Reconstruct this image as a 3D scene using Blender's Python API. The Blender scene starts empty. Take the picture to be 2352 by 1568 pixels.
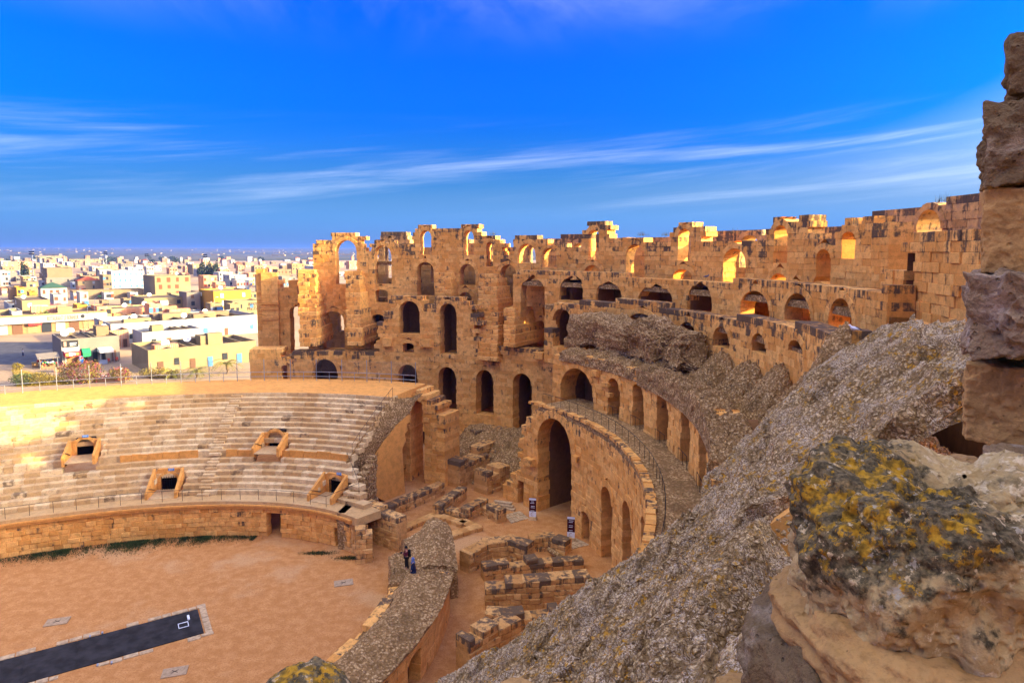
import bpy, math, random
import numpy as np
from mathutils import Vector, Matrix
random.seed(7)
RNG = np.random.default_rng(11)
SC = bpy.context.scene
COL = SC.collection
R = math.radians
# ---------------------------------------------------------------- camera
CAM_H = 26.0                       # eye height above the arena floor (m)
PITCH = R(5.0)
FPX, PPX, PPY, IMW, IMH = 1500.0, 1176.0, 706.0, 2352.0, 1568.0
cd = bpy.data.cameras.new('camera'); cam = bpy.data.objects.new('camera', cd); COL.objects.link(cam)
cd.sensor_width = 36.0; cd.lens = 36.0 * FPX / IMW
cd.shift_y = -(IMH / 2 - PPY) / IMW
cd.clip_start = 0.05; cd.clip_end = 60000
cam.location = (0, 0, CAM_H); cam.rotation_euler = (R(90) - PITCH, 0, 0)
SC.camera = cam
# ---------------------------------------------------------------- sky and sun
SUN_EL, SUN_AZ = R(15.3), R(97.0)  # azimuth clockwise from +Y (view direction)
world = bpy.data.worlds.new('World'); SC.world = world; world.use_nodes = True
wn = world.node_tree; wn.nodes.clear()
def wnode(t, **kw):
    n = wn.nodes.new(t)
    for k, v in kw.items(): setattr(n, k, v)
    return n
sky = wnode('ShaderNodeTexSky', sky_type='NISHITA', sun_disc=False, sun_elevation=SUN_EL, sun_rotation=SUN_AZ,
            air_density=0.8, dust_density=8.0, ozone_density=4.0, altitude=100)
SKY_GAMMA, SKY_SAT, SKY_STR = 1.22, 1.9, 0.115
hs = wnode('ShaderNodeHueSaturation'); hs.inputs['Saturation'].default_value = SKY_SAT
hs.inputs['Hue'].default_value = 0.528
gm = wnode('ShaderNodeGamma'); gm.inputs['Gamma'].default_value = SKY_GAMMA
bgw = wnode('ShaderNodeBackground'); bgw.inputs['Strength'].default_value = SKY_STR
wo = wnode('ShaderNodeOutputWorld')
wn.links.new(sky.outputs[0], gm.inputs[0]); wn.links.new(gm.outputs[0], hs.inputs['Color'])
# thin cirrus: long streaks low in the sky, all the way round
def wmath(op, a, b=0.0, c=0.0):
    n = wnode('ShaderNodeMath', operation=op)
    for i, v in enumerate((a, b, c)):
        if isinstance(v, (int, float)): n.inputs[i].default_value = v
        else: wn.links.new(v, n.inputs[i])
    return n.outputs[0]
def wramp(v, a, b, c=0.0, d=1.0):
    n = wnode('ShaderNodeMapRange', interpolation_type='SMOOTHSTEP'); wn.links.new(v, n.inputs[0])
    for i, x in zip((1, 2, 3, 4), (a, b, c, d)): n.inputs[i].default_value = x
    return n.outputs[0]
wtc = wnode('ShaderNodeTexCoord'); wsep = wnode('ShaderNodeSeparateXYZ'); wn.links.new(wtc.outputs['Generated'], wsep.inputs[0])
w_az = wmath('ARCTAN2', wsep.outputs[0], wsep.outputs[1]); w_el = wsep.outputs[2]
def streaks(ax, ex, tilt, sc, lo, hi, seed):
    c = wnode('ShaderNodeCombineXYZ'); wn.links.new(wmath('MULTIPLY', w_az, ax), c.inputs[0])
    wn.links.new(wmath('MULTIPLY', wmath('MULTIPLY_ADD', w_az, -tilt, w_el), ex), c.inputs[1]); c.inputs[2].default_value = seed
    n = wnode('ShaderNodeTexNoise'); n.inputs['Scale'].default_value = sc; n.inputs['Detail'].default_value = 7; n.inputs['Roughness'].default_value = .6; n.inputs['Distortion'].default_value = .4
    wn.links.new(c.outputs[0], n.inputs['Vector']); return wramp(n.outputs['Fac'], lo, hi)
low = wmath('MULTIPLY', wmath('MULTIPLY', wramp(w_el, .035, .075), wramp(w_el, .125, .20, 1, 0)), streaks(1.6, 26, .085, 1.3, .42, .92, 41.8))
# overhead veil: bright cloud added as fill light, thickening with elevation toward the zenith
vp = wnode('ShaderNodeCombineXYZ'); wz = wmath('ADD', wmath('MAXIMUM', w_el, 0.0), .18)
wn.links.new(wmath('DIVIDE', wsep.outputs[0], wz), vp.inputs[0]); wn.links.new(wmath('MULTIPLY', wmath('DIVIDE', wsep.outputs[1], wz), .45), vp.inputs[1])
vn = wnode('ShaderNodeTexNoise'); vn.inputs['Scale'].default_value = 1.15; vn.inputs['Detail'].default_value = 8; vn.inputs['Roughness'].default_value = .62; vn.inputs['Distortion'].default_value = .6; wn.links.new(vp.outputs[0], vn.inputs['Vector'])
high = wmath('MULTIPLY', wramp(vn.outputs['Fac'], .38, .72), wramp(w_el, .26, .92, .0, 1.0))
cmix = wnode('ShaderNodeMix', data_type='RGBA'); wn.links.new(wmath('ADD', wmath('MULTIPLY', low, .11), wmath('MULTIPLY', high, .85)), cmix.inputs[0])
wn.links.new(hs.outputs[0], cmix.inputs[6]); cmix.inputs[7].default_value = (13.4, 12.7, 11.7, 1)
hz = wnode('ShaderNodeMix', data_type='RGBA'); wn.links.new(wramp(w_el, -.02, .20, .90, 0), hz.inputs[0])      # dusty band at the horizon
wn.links.new(cmix.outputs[2], hz.inputs[6]); hz.inputs[7].default_value = (.30, .95, 2.2, 1)
h2 = wnode('ShaderNodeMix', data_type='RGBA'); wn.links.new(wramp(w_el, .0, .055, .75, 0), h2.inputs[0]); wn.links.new(hz.outputs[2], h2.inputs[6]); h2.inputs[7].default_value = (.24, .42, .92, 1)
WORLD_COL = h2.outputs[2]
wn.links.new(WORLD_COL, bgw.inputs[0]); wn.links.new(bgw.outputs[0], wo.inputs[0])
sl = bpy.data.lights.new('sun', 'SUN'); sun = bpy.data.objects.new('sun', sl); COL.objects.link(sun)
sl.energy = 4.3; sl.angle = R(0.5); sl.color = (1.0, 0.74, 0.32)
sun.location = (60, 0, 80)
SUN_DIR = Vector((math.cos(SUN_EL) * math.sin(SUN_AZ), math.cos(SUN_EL) * math.cos(SUN_AZ), math.sin(SUN_EL)))
sun.rotation_euler = SUN_DIR.to_track_quat('Z', 'Y').to_euler()
vs = SC.view_settings
vs.view_transform = 'Standard'; vs.look = 'None'; vs.gamma = 1.0; vs.use_curve_mapping = False
vs.exposure = 2.22
SC.cycles.max_bounces = 12; SC.cycles.diffuse_bounces = 10; SC.cycles.volume_bounces = 0
# ================================================================ geometry of the place
# The amphitheatre is a set of concentric ovals: d metres inside the outer facade (148 x 122 m outside).
A0, B0 = 74.0, 61.0
AXU = np.array([0.8412, 0.5407]); AXV = np.array([-0.5407, 0.8412]); CEN = np.array([-38.3, 33.7])
cp, sp_ = math.cos(PITCH), math.sin(PITCH)
def ray(x, y):
    a = (x - PPX) / FPX; b = -(y - PPY) / FPX
    return np.array([a, cp + b * sp_, -sp_ + b * cp])
def project(P):
    P = np.asarray(P, float).reshape(-1, 3); dx = P[:, 0]; dy = P[:, 1]; dz = P[:, 2] - CAM_H
    dep = dy * cp - dz * sp_; up = dy * sp_ + dz * cp
    dep = np.where(np.abs(dep) < 1e-6, 1e-6, dep)
    return PPX + FPX * dx / dep, PPY - FPX * up / dep, dep
def at_z(x, y, z):
    r = ray(x, y); t = (z - CAM_H) / r[2]; return np.array([r[0] * t, r[1] * t, z])
def at_y(x, y, Y):
    r = ray(x, y); t = Y / r[1]; return np.array([r[0] * t, Y, CAM_H + r[2] * t])
class Ring:
    def __init__(s, d):
        s.d = d; s.a = A0 - d; s.b = B0 - d
        s.ph = np.linspace(-3.6, 3.6, 6001)
        dx = s.a * np.sin(s.ph); dy = s.b * np.cos(s.ph); sp = np.sqrt(dx * dx + dy * dy)
        s.sl = np.concatenate([[0], np.cumsum((sp[1:] + sp[:-1]) / 2 * np.diff(s.ph))])
        s.sl -= np.interp(0, s.ph, s.sl)
    def pts(s, S, Z, N):
        ph = np.interp(S, s.sl, s.ph); c = np.cos(ph); n = np.sin(ph)
        nx = c / s.a; ny = n / s.b; l = np.sqrt(nx * nx + ny * ny); nx /= l; ny /= l
        u = s.a * c - nx * N; v = s.b * n - ny * N
        return np.stack([CEN[0] + u * AXU[0] + v * AXV[0], CEN[1] + u * AXU[1] + v * AXV[1], Z + 0 * u], -1)
    def pix(s, x, y, far=True):
        r = ray(x, y); o = np.array([-CEN @ AXU, -CEN @ AXV]); q = np.array([r[:2] @ AXU, r[:2] @ AXV])
        k = np.array([1 / s.a, 1 / s.b]); o = o * k; q = q * k
        A = q @ q; B = 2 * o @ q; C = o @ o - 1; D = B * B - 4 * A * C
        if D < 0: D = 0
        t = (-B + math.sqrt(D) * (1 if far else -1)) / (2 * A)
        P = np.array([0, 0, CAM_H]) + r * t
        w = o + q * t
        return float(np.interp(math.atan2(w[1], w[0]), s.ph, s.sl)), float(P[2])
    def s_of(s, ph): return float(np.interp(ph, s.ph, s.sl))
class Line:
    # straight wall from p to q; N is positive to the left of p->q
    def __init__(s, p, q):
        s.p = np.array(p[:2], float); s.q = np.array(q[:2], float); s.L = np.linalg.norm(s.q - s.p); s.t = (s.q - s.p) / s.L
        s.n = np.array([-s.t[1], s.t[0]])
    def pts(s, S, Z, N):
        S = np.asarray(S, float); return np.stack([s.p[0] + s.t[0] * S + s.n[0] * N, s.p[1] + s.t[1] * S + s.n[1] * N, Z + 0 * S], -1)
    def pix(s, x, y):
        r = ray(x, y); den = r[:2] @ s.n; t = (s.p @ s.n) / den; P = r * t
        return float((P[:2] - s.p) @ s.t), float(CAM_H + P[2])
# ---------------------------------------------------------------- noise (numpy)
def _h(i, j, k, seed):
    n = (i.astype(np.int64) * 374761393 + j.astype(np.int64) * 668265263 + k.astype(np.int64) * 2147483647 + seed * 1274126177) & 0xffffffff
    n = ((n ^ (n >> 13)) * 1274126177) & 0xffffffff; n = n ^ (n >> 16)
    return (n & 0xffff) / 65535.0
def vnoise(P, seed=0):
    P = np.asarray(P, float); f = np.floor(P); t = P - f; t = t * t * (3 - 2 * t); i, j, k = f[:, 0], f[:, 1], f[:, 2]
    r = 0
    for a in (0, 1):
        for b in (0, 1):
            for c in (0, 1):
                w = (t[:, 0] if a else 1 - t[:, 0]) * (t[:, 1] if b else 1 - t[:, 1]) * (t[:, 2] if c else 1 - t[:, 2])
                r = r + w * _h(i + a, j + b, k + c, seed)
    return r * 2 - 1
def fbm(P, scale=1.0, octs=4, seed=0, gain=0.5):
    P = np.asarray(P, float) * scale; r = 0; a = 1.0
    for o in range(octs):
        r = r + a * vnoise(P, seed + o * 17); P = P * 2.03 + 3.7; a *= gain
    return r
# ---------------------------------------------------------------- objects
def link(o, parent=None):
    COL.objects.link(o)
    if parent is not None: o.parent = parent
    return o
def tag(o, label=None, cat=None, group=None, kind=None):
    if label: o['label'] = label
    if cat: o['category'] = cat
    if group: o['group'] = group
    if kind: o['kind'] = kind
    elif cat: o['kind'] = 'thing'
    return o
def thing(name, label, cat, loc=(0, 0, 0), group=None, rz=0.0):
    o = bpy.data.objects.new(name, None); o.empty_display_size = 0.3; o.location = tuple(float(v) for v in loc); o.rotation_euler = (0, 0, rz)
    link(o); return tag(o, label, cat, group)
def mesh(name, V, Fc, mat, parent=None, smooth=False, attr=None, origin=None):
    V = np.asarray(V, float)
    if parent is not None and origin is None: origin = WORLDLOC(parent)
    if origin is not None: V = V - np.asarray(origin, float)
    me = bpy.data.meshes.new(name)
    if isinstance(Fc, np.ndarray):
        nf, k = Fc.shape
        me.vertices.add(len(V)); me.vertices.foreach_set('co', V.astype(np.float32).ravel())
        me.loops.add(nf * k); me.loops.foreach_set('vertex_index', Fc.astype(np.int32).ravel())
        me.polygons.add(nf); me.polygons.foreach_set('loop_start', np.arange(0, nf * k, k, dtype=np.int32))
        me.update(calc_edges=True)
    else:
        me.from_pydata([tuple(v) for v in V], [], Fc); me.update()
    if attr is not None:
        a = me.attributes.new('col', 'FLOAT_COLOR', 'FACE'); a.data.foreach_set('color', np.asarray(attr, np.float32).ravel())
    me.polygons.foreach_set('use_smooth', np.full(len(me.polygons), bool(smooth)))
    if mat is not None: me.materials.append(MAT[mat] if isinstance(mat, str) else mat)
    o = bpy.data.objects.new(name, me); link(o, parent)
    return o
_loc = {}
def WORLDLOC(o):
    # things are unrotated Empties (parts and sub-parts sit at their parent's origin) unless rz is given
    l = np.zeros(3)
    while o is not None:
        l = l + np.array(o.location); o = o.parent
    return l
class MB:
    """collects primitives into one mesh, world coordinates"""
    def __init__(s): s.V = []; s.F = []; s.A = []; s.ca = (0.5, 0, 0, 1)
    def add(s, V, Fc):
        n = len(s.V); s.V += [tuple(map(float, v)) for v in V]; s.F += [tuple(i + n for i in f) for f in Fc]; s.A += [s.ca] * len(Fc); return s
    def box(s, c, h, rz=0.0, taper=0.0):
        cx, cy, cz = c; hx, hy, hz = h; co, si = math.cos(rz), math.sin(rz); V = []
        for z in (-1, 1):
            k = 1 - taper if z > 0 else 1
            for x, y in ((-1, -1), (1, -1), (1, 1), (-1, 1)):
                X, Y = x * hx * k, y * hy * k
                V.append((cx + X * co - Y * si, cy + X * si + Y * co, cz + z * hz))
        return s.add(V, [(3, 2, 1, 0), (4, 5, 6, 7), (0, 1, 5, 4), (1, 2, 6, 5), (2, 3, 7, 6), (3, 0, 4, 7)])
    def prism(s, poly, z0, z1):
        n = len(poly); V = [(p[0], p[1], z0) for p in poly] + [(p[0], p[1], z1) for p in poly]
        return s.add(V, [tuple(range(n))[::-1], tuple(range(n, 2 * n))] + [(i, (i + 1) % n, n + (i + 1) % n, n + i) for i in range(n)])
    def tube(s, pts, r, n=6, closed=False):
        pts = [Vector(tuple(map(float, p))) for p in pts]; m = len(pts); rs = r if isinstance(r, (list, tuple)) else [r] * m; V = []
        for i, p in enumerate(pts):
            t = (pts[min(i + 1, m - 1)] - pts[max(i - 1, 0)]).normalized()
            a = t.cross(Vector((0, 0, 1)))
            if a.length < 1e-3: a = t.cross(Vector((1, 0, 0)))
            a.normalize(); b = t.cross(a)
            for k in range(n):
                q = p + (a * math.cos(2 * math.pi * k / n) + b * math.sin(2 * math.pi * k / n)) * rs[i]; V.append(tuple(q))
        Fc = [(i * n + k, i * n + (k + 1) % n, (i + 1) * n + (k + 1) % n, (i + 1) * n + k) for i in range(m - 1) for k in range(n)]
        Fc += [tuple(range(n))[::-1], tuple(range((m - 1) * n, m * n))]
        return s.add(V, Fc)
    def lathe(s, c, prof, n=14):
        V = []; 
        for r, z in prof:
            for k in range(n): V.append((c[0] + r * math.cos(2 * math.pi * k / n), c[1] + r * math.sin(2 * math.pi * k / n), c[2] + z))
        m = len(prof); Fc = [(i * n + k, i * n + (k + 1) % n, (i + 1) * n + (k + 1) % n, (i + 1) * n + k) for i in range(m - 1) for k in range(n)]
        Fc += [tuple(range(n))[::-1], tuple(range((m - 1) * n, m * n))]
        return s.add(V, Fc)
    def quad(s, a, b, c, d): return s.add([a, b, c, d], [(0, 1, 2, 3)])
    def build(s, name, mat, parent=None, smooth=False, attr=True):
        return mesh(name, s.V, s.F, mat, parent, smooth, s.A if attr else None)
# ================================================================ materials
MAT = {}
class NT:
    def __init__(s, name):
        m = bpy.data.materials.new(name); m.use_nodes = True; s.m = m; s.t = m.node_tree; s.t.nodes.clear(); MAT[name] = m
        s.out = s.n('ShaderNodeOutputMaterial'); s.b = s.n('ShaderNodeBsdfPrincipled'); s.l(s.b.outputs[0], s.out.inputs[0])
        s.b.inputs['Specular IOR Level'].default_value = 0.15
    def n(s, t, ins=None, **kw):
        x = s.t.nodes.new(t)
        for k, v in kw.items(): setattr(x, k, v)
        for k, v in (ins or {}).items():
            if hasattr(v, 'is_output') or isinstance(v, bpy.types.NodeSocket): s.l(v, x.inputs[k])
            else: x.inputs[k].default_value = v
        return x
    def l(s, a, b): s.t.links.new(a, b)
    def co(s): 
        if not hasattr(s, '_co'): s._co = s.n('ShaderNodeTexCoord').outputs['Object']
        return s._co
    def noise(s, sc, det=4, rough=0.55, v=None, dist=0.0):
        return s.n('ShaderNodeTexNoise', {'Vector': v or s.co(), 'Scale': sc, 'Detail': det, 'Roughness': rough, 'Distortion': dist}).outputs['Fac']
    def voro(s, sc, feature='F1', v=None, out='Distance', rnd=1.0):
        return s.n('ShaderNodeTexVoronoi', {'Vector': v or s.co(), 'Scale': sc, 'Randomness': rnd}, feature=feature).outputs[out]
    def math(s, op, a, b=0.0, clamp=False):
        x = s.t.nodes.new('ShaderNodeMath'); x.operation = op; x.use_clamp = clamp
        for i, v in enumerate((a, b)):
            if isinstance(v, (int, float)): x.inputs[i].default_value = v
            else: s.l(v, x.inputs[i])
        return x.outputs[0]
    def ramp(s, f, lo, hi, a=0.0, b=1.0):
        x = s.n('ShaderNodeMapRange', {'Value': f, 'From Min': lo, 'From Max': hi, 'To Min': a, 'To Max': b}, interpolation_type='SMOOTHSTEP')
        return x.outputs[0]
    def mix(s, f, a, b, mode='MIX'):
        x = s.n('ShaderNodeMix', data_type='RGBA', blend_type=mode)
        for i, v in ((0, f), (6, a), (7, b)):
            if isinstance(v, (int, float)): x.inputs[i].default_value = v
            elif isinstance(v, (tuple, list)): x.inputs[i].default_value = (*v[:3], 1)
            else: s.l(v, x.inputs[i])
        return x.outputs[2]
    def attr(s):
        a = s.n('ShaderNodeAttribute', attribute_name='col'); sep = s.n('ShaderNodeSeparateColor'); s.l(a.outputs['Color'], sep.inputs[0])
        return sep.outputs
    def bump(s, h, st=0.5, dist=0.05, n=None):
        x = s.n('ShaderNodeBump', {'Height': h, 'Strength': st, 'Distance': dist})
        if n is not None: s.l(n, x.inputs['Normal'])
        return x.outputs[0]
    def done(s, col, rough=0.9, nrm=None, metal=0.0):
        if isinstance(col, (tuple, list)): s.b.inputs['Base Color'].default_value = (*col[:3], 1)
        else: s.l(col, s.b.inputs['Base Color'])
        if isinstance(rough, (int, float)): s.b.inputs['Roughness'].default_value = rough
        else: s.l(rough, s.b.inputs['Roughness'])
        s.b.inputs['Metallic'].default_value = metal
        if nrm is not None: s.l(nrm, s.b.inputs['Normal'])
        return s.m
def plain(name, c, rough=0.7, metal=0.0, var=0.0, sc=3.0):
    t = NT(name)
    if var:
        f = t.noise(sc); return t.done(t.mix(t.ramp(f, .3, .7), [v * (1 - var) for v in c], [min(1, v * (1 + var)) for v in c]), rough, t.bump(f, .15, .02), metal)
    return t.done(c, rough, None, metal)
def stone(name, ca, cb, cdark=(.05, .042, .035), sc=1.0, bump=.4, bd=.035, pits=.5, streak=False, grey=None):
    t = NT(name); at = t.attr()
    n1 = t.noise(.22 * sc, 3); n2 = t.noise(2.3 * sc, 5, .62); n3 = t.noise(14 * sc, 4, .65)
    f = t.math('ADD', t.math('MULTIPLY', at[0], .55), t.math('ADD', t.math('MULTIPLY', t.ramp(n1, .3, .7), .3), t.math('MULTIPLY', n2, .3)))
    c = t.mix(t.ramp(f, .25, .85), ca, cb)
    c = t.mix(t.ramp(n2, .38, .70, 0, .5), c, [ca[0] * .50, ca[1] * .50, ca[2] * .55])          # weather patches
    if grey: c = t.mix(t.ramp(t.noise(1.1 * sc, 5), .5, .68, 0, .7), c, grey)
    dk = t.math('ADD', at[1], t.math('MULTIPLY', t.math('SUBTRACT', n2, .5), 1.3))
    if streak:
        v = t.n('ShaderNodeMapping', {'Vector': t.co(), 'Scale': (1.5, 1.5, .12)}).outputs[0]
        dk = t.math('ADD', dk, t.math('MULTIPLY', t.math('SUBTRACT', t.noise(1.6, 5, .65, v), .5), 1.9))
    c = t.mix(t.ramp(dk, .36, .72, 0, .92), c, cdark)
    c = t.mix(t.ramp(n3, .45, .7, 0, .45), c, [v * .45 for v in ca])
    c = t.mix(t.ramp(t.voro(5.0 * sc), .10, .05, 0, .7), c, [v * .25 for v in ca])          # putlog and clamp holes, pits
    h = t.math('ADD', t.math('MULTIPLY', n2, 1.0), t.math('MULTIPLY', n3, .35))
    if pits: h = t.math('SUBTRACT', h, t.math('MULTIPLY', t.ramp(t.voro(3.2 * sc), .16, .05), pits))
    return t.done(c, .92, t.bump(h, bump, bd))
STA, STB = (.60, .36, .17), (.74, .52, .29)
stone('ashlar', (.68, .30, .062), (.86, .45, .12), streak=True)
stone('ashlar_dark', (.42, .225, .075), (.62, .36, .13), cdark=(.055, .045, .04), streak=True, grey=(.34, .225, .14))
stone('plaster', (.70, .315, .07), (.82, .43, .12), sc=.8, bump=.3, bd=.04, pits=.2, streak=True)
stone('vault_interior', (.20, .095, .035), (.32, .17, .065), pits=.2)  # dirty vault stone, darkened further so arch mouths read as deep shade
stone('ruin_stone', (.50, .24, .065), (.70, .39, .13), cdark=(.085, .062, .042), streak=True)
stone('seat_stone', (.54, .325, .125), (.74, .54, .28), cdark=(.16, .10, .05), bump=.35, bd=.03, pits=.4)
def rubble(name, ca, cb, cdirt, sc=1.0, lichen=0.0, white=0.0, bd=.12):
    t = NT(name); at = t.attr()
    v = t.n('ShaderNodeMapping', {'Vector': t.co(), 'Scale': (1, 1, 1)}).outputs[0]
    wv = t.n('ShaderNodeVectorMath', {0: v, 1: t.n('ShaderNodeVectorMath', {0: t.n('ShaderNodeTexNoise', {'Vector': v, 'Scale': 2.0 * sc}).outputs['Color'], 3: .35}, operation='SCALE').outputs[0]}, operation='ADD').outputs[0]
    d1 = t.voro(5.5 * sc, v=wv); id1 = t.n('ShaderNodeSeparateColor', {0: t.voro(5.5 * sc, v=wv, out='Color')}).outputs
    d2 = t.voro(14 * sc, v=wv); n2 = t.noise(1.6 * sc, 5, .6); n3 = t.noise(22 * sc, 3, .6); n0 = t.noise(.3 * sc, 3)
    c = t.mix(id1[0], ca, cb)
    c = t.mix(t.ramp(d1, .36, .58, 0, .95), c, cdirt)
    c = t.mix(t.ramp(n2, .45, .66, 0, .75), c, cdirt)
    c = t.mix(t.ramp(t.noise(.45 * sc, 6, .7), .50, .66, 0, .65), c, [v * .55 for v in cdirt])
    c = t.mix(t.ramp(d2, .35, .6, 0, .45), c, cdirt)
    if white: c = t.mix(t.math('MULTIPLY', t.ramp(n3, .47, .62), t.ramp(t.noise(1.1, 5, .65), .42, .62, 0, white)), c, (.74, .60, .42))
    if lichen:
        lm = t.math('MULTIPLY', t.ramp(t.noise(5, 5, .7), .53, .60), t.ramp(t.noise(.75, 4, .6), .46, .58))
        c = t.mix(t.math('MULTIPLY', lm, lichen), c, (.50, .25, .02))
    h = t.math('ADD', t.math('SUBTRACT', t.math('MULTIPLY', n2, .6), t.math('MULTIPLY', d1, .9)), t.math('SUBTRACT', t.math('MULTIPLY', n3, .25), t.math('MULTIPLY', d2, .35)))
    return t.done(c, .95, t.bump(h, 1.0, bd))
rubble('rubble', (.46, .275, .11), (.74, .50, .24), (.25, .14, .05), sc=1.0)
rubble('rubble_slope', (.46, .30, .12), (.80, .60, .33), (.20, .12, .045), sc=1.5, lichen=.95, white=.95, bd=.10)
# ================================================================ masonry
def prof(P):
    P = sorted(P, key=lambda q: q[0]); xs = np.array([q[0] for q in P]) + np.arange(len(P)) * 1e-5; zs = np.array([q[1] for q in P])
    return lambda s: np.interp(s, xs, zs)
class Op:
    def __init__(s, a, b, zt, zb, flat=False, vt=.5, vous=True, rise=None):
        s.c = (a + b) / 2; s.w = abs(b - a) / 2; s.zt = zt; s.zb = zb; s.flat = flat; s.vt = vt; s.vous = vous and not flat
        s.rise = 0 if flat else min(rise if rise is not None else s.w, .7 * (zt - zb)); s.zs = zt - s.rise
    def hw(s, z, ext):
        if z < s.zb - 1e-6: return 0
        if z <= s.zs: return s.w
        if s.flat: return 0
        t = s.vt if ext else 0
        k = (z - s.zs) / (s.rise + t)
        return (s.w + t) * math.sqrt(max(0, 1 - k * k)) if k < 1 else 0
def masonry(path, s0, s1, top, zb, ops, h=.52, L=(.7, 1.35), thick=1.2, rough=.028, soot=.35, sootdepth=1.2, base=None, drop=0.0, seed=1, chip=.07):
    """returns list of (poly(4,2), off, tone, dark)"""
    rg = random.Random(seed); B = []
    zmax = max(float(top(s)) for s in np.linspace(s0, s1, 200))
    for o in ops:                                     # springing on a course line
        if not o.flat: o.zs = zb + round((o.zs - zb) / h) * h; o.rise = max(.3, o.zt - o.zs)
    n = int(math.ceil((zmax - zb) / h)); nb = []
    for k in range(n):
        z0 = zb + k * h; z1 = z0 + h; zm = (z0 + z1) / 2
        cuts = []
        for o in ops:
            if zm < o.zb or zm > o.zt + o.vt + h: continue
            ext = zm > o.zs and not o.flat and o.vous
            if zm <= o.zs: a = b = o.w
            else: a, b = o.hw(z0, ext), o.hw(z1, ext)
            if o.flat and zm > o.zt: continue
            if max(a, b) > .02: cuts.append((o.c - a, o.c - b, o.c + a, o.c + b))
        cuts.sort(); segs = []; l0 = l1 = s0
        for ca in cuts:
            if ca[0] > l0 + .05 or ca[1] > l1 + .05: segs.append((l0, l1, ca[0], ca[1], l0 > s0, True))
            l0, l1 = max(l0, ca[2]), max(l1, ca[3])
        segs.append((l0, l1, s1, s1, l0 > s0, False))
        for a0, a1, b0, b1, ja, jb in segs:
            la = max(min(a0, a1), s0); lb = min(max(b0, b1), s1)
            if lb - la < .08: continue
            pts = [la]; x = la
            while True:
                st = rg.uniform(*L)
                if lb - (x + st) < L[0] * .6: break
                x += st; pts.append(x)
            pts.append(lb)
            for i in range(len(pts) - 1):
                p0, p1 = pts[i], pts[i + 1]; mid = (p0 + p1) / 2; tz = float(top(mid))
                if zm > tz - .02: continue
                if base is not None and zm < float(base(mid)): continue
                if drop and rg.random() < drop and tz - zm < h * 1.5: continue
                q = [[p0, z0], [p1, z0], [p1, z1], [p0, z1]]
                if i == 0: q[0][0], q[3][0] = a0, a1
                if i == len(pts) - 2: q[1][0], q[2][0] = b0, b1
                if q[1][0] - q[0][0] < .01 and q[2][0] - q[3][0] < .01: continue
                if i == 0 and ja: e = rg.uniform(-chip, chip * .3); q[0][0] += -e; q[3][0] += -e
                if i == len(pts) - 2 and jb: e = rg.uniform(-chip, chip * .3); q[1][0] += e; q[2][0] += e
                d = soot * math.exp(-max(0, tz - zm) / sootdepth) + (.30 if rg.random() < soot * .25 else 0) + rg.uniform(-.12, .12)
                B.append((q, rg.uniform(-rough, rough), rg.random(), d))
    for o in ops:
        if not o.vous or o.rise < .25: continue
        nv = max(7, int(math.pi * (o.w + o.rise + o.vt) / 2 / .5)); nv += 1 - nv % 2
        tz = float(top(o.c))
        for k in range(nv):
            t0, t1 = math.pi * k / nv, math.pi * (k + 1) / nv
            def pt(t, e): return [o.c - (o.w + e) * math.cos(t), o.zs + (o.rise + e) * math.sin(t)]
            e = o.vt + rg.uniform(-.04, .10)
            q = [pt(t0, 0), pt(t0, e), pt(t1, e), pt(t1, 0)]
            if min(v[1] for v in q) > tz: continue
            if min(v[0] for v in q) < s0 - .01 or max(v[0] for v in q) > s1 + .01: continue
            q = [q[0], q[3], q[2], q[1]]
            d = soot * .55 * math.exp(-max(0, tz - q[2][1]) / sootdepth) + rg.uniform(-.15, .25)
            B.append((q, rg.uniform(0, rough) + .06, rg.random(), d))
    return B
FB = np.array([[0, 1, 2, 3], [4, 5, 1, 0], [5, 6, 2, 1], [6, 7, 3, 2], [7, 4, 0, 3], [8, 9, 5, 4], [9, 10, 6, 5], [10, 11, 7, 6], [11, 8, 4, 7], [11, 10, 9, 8]])
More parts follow.
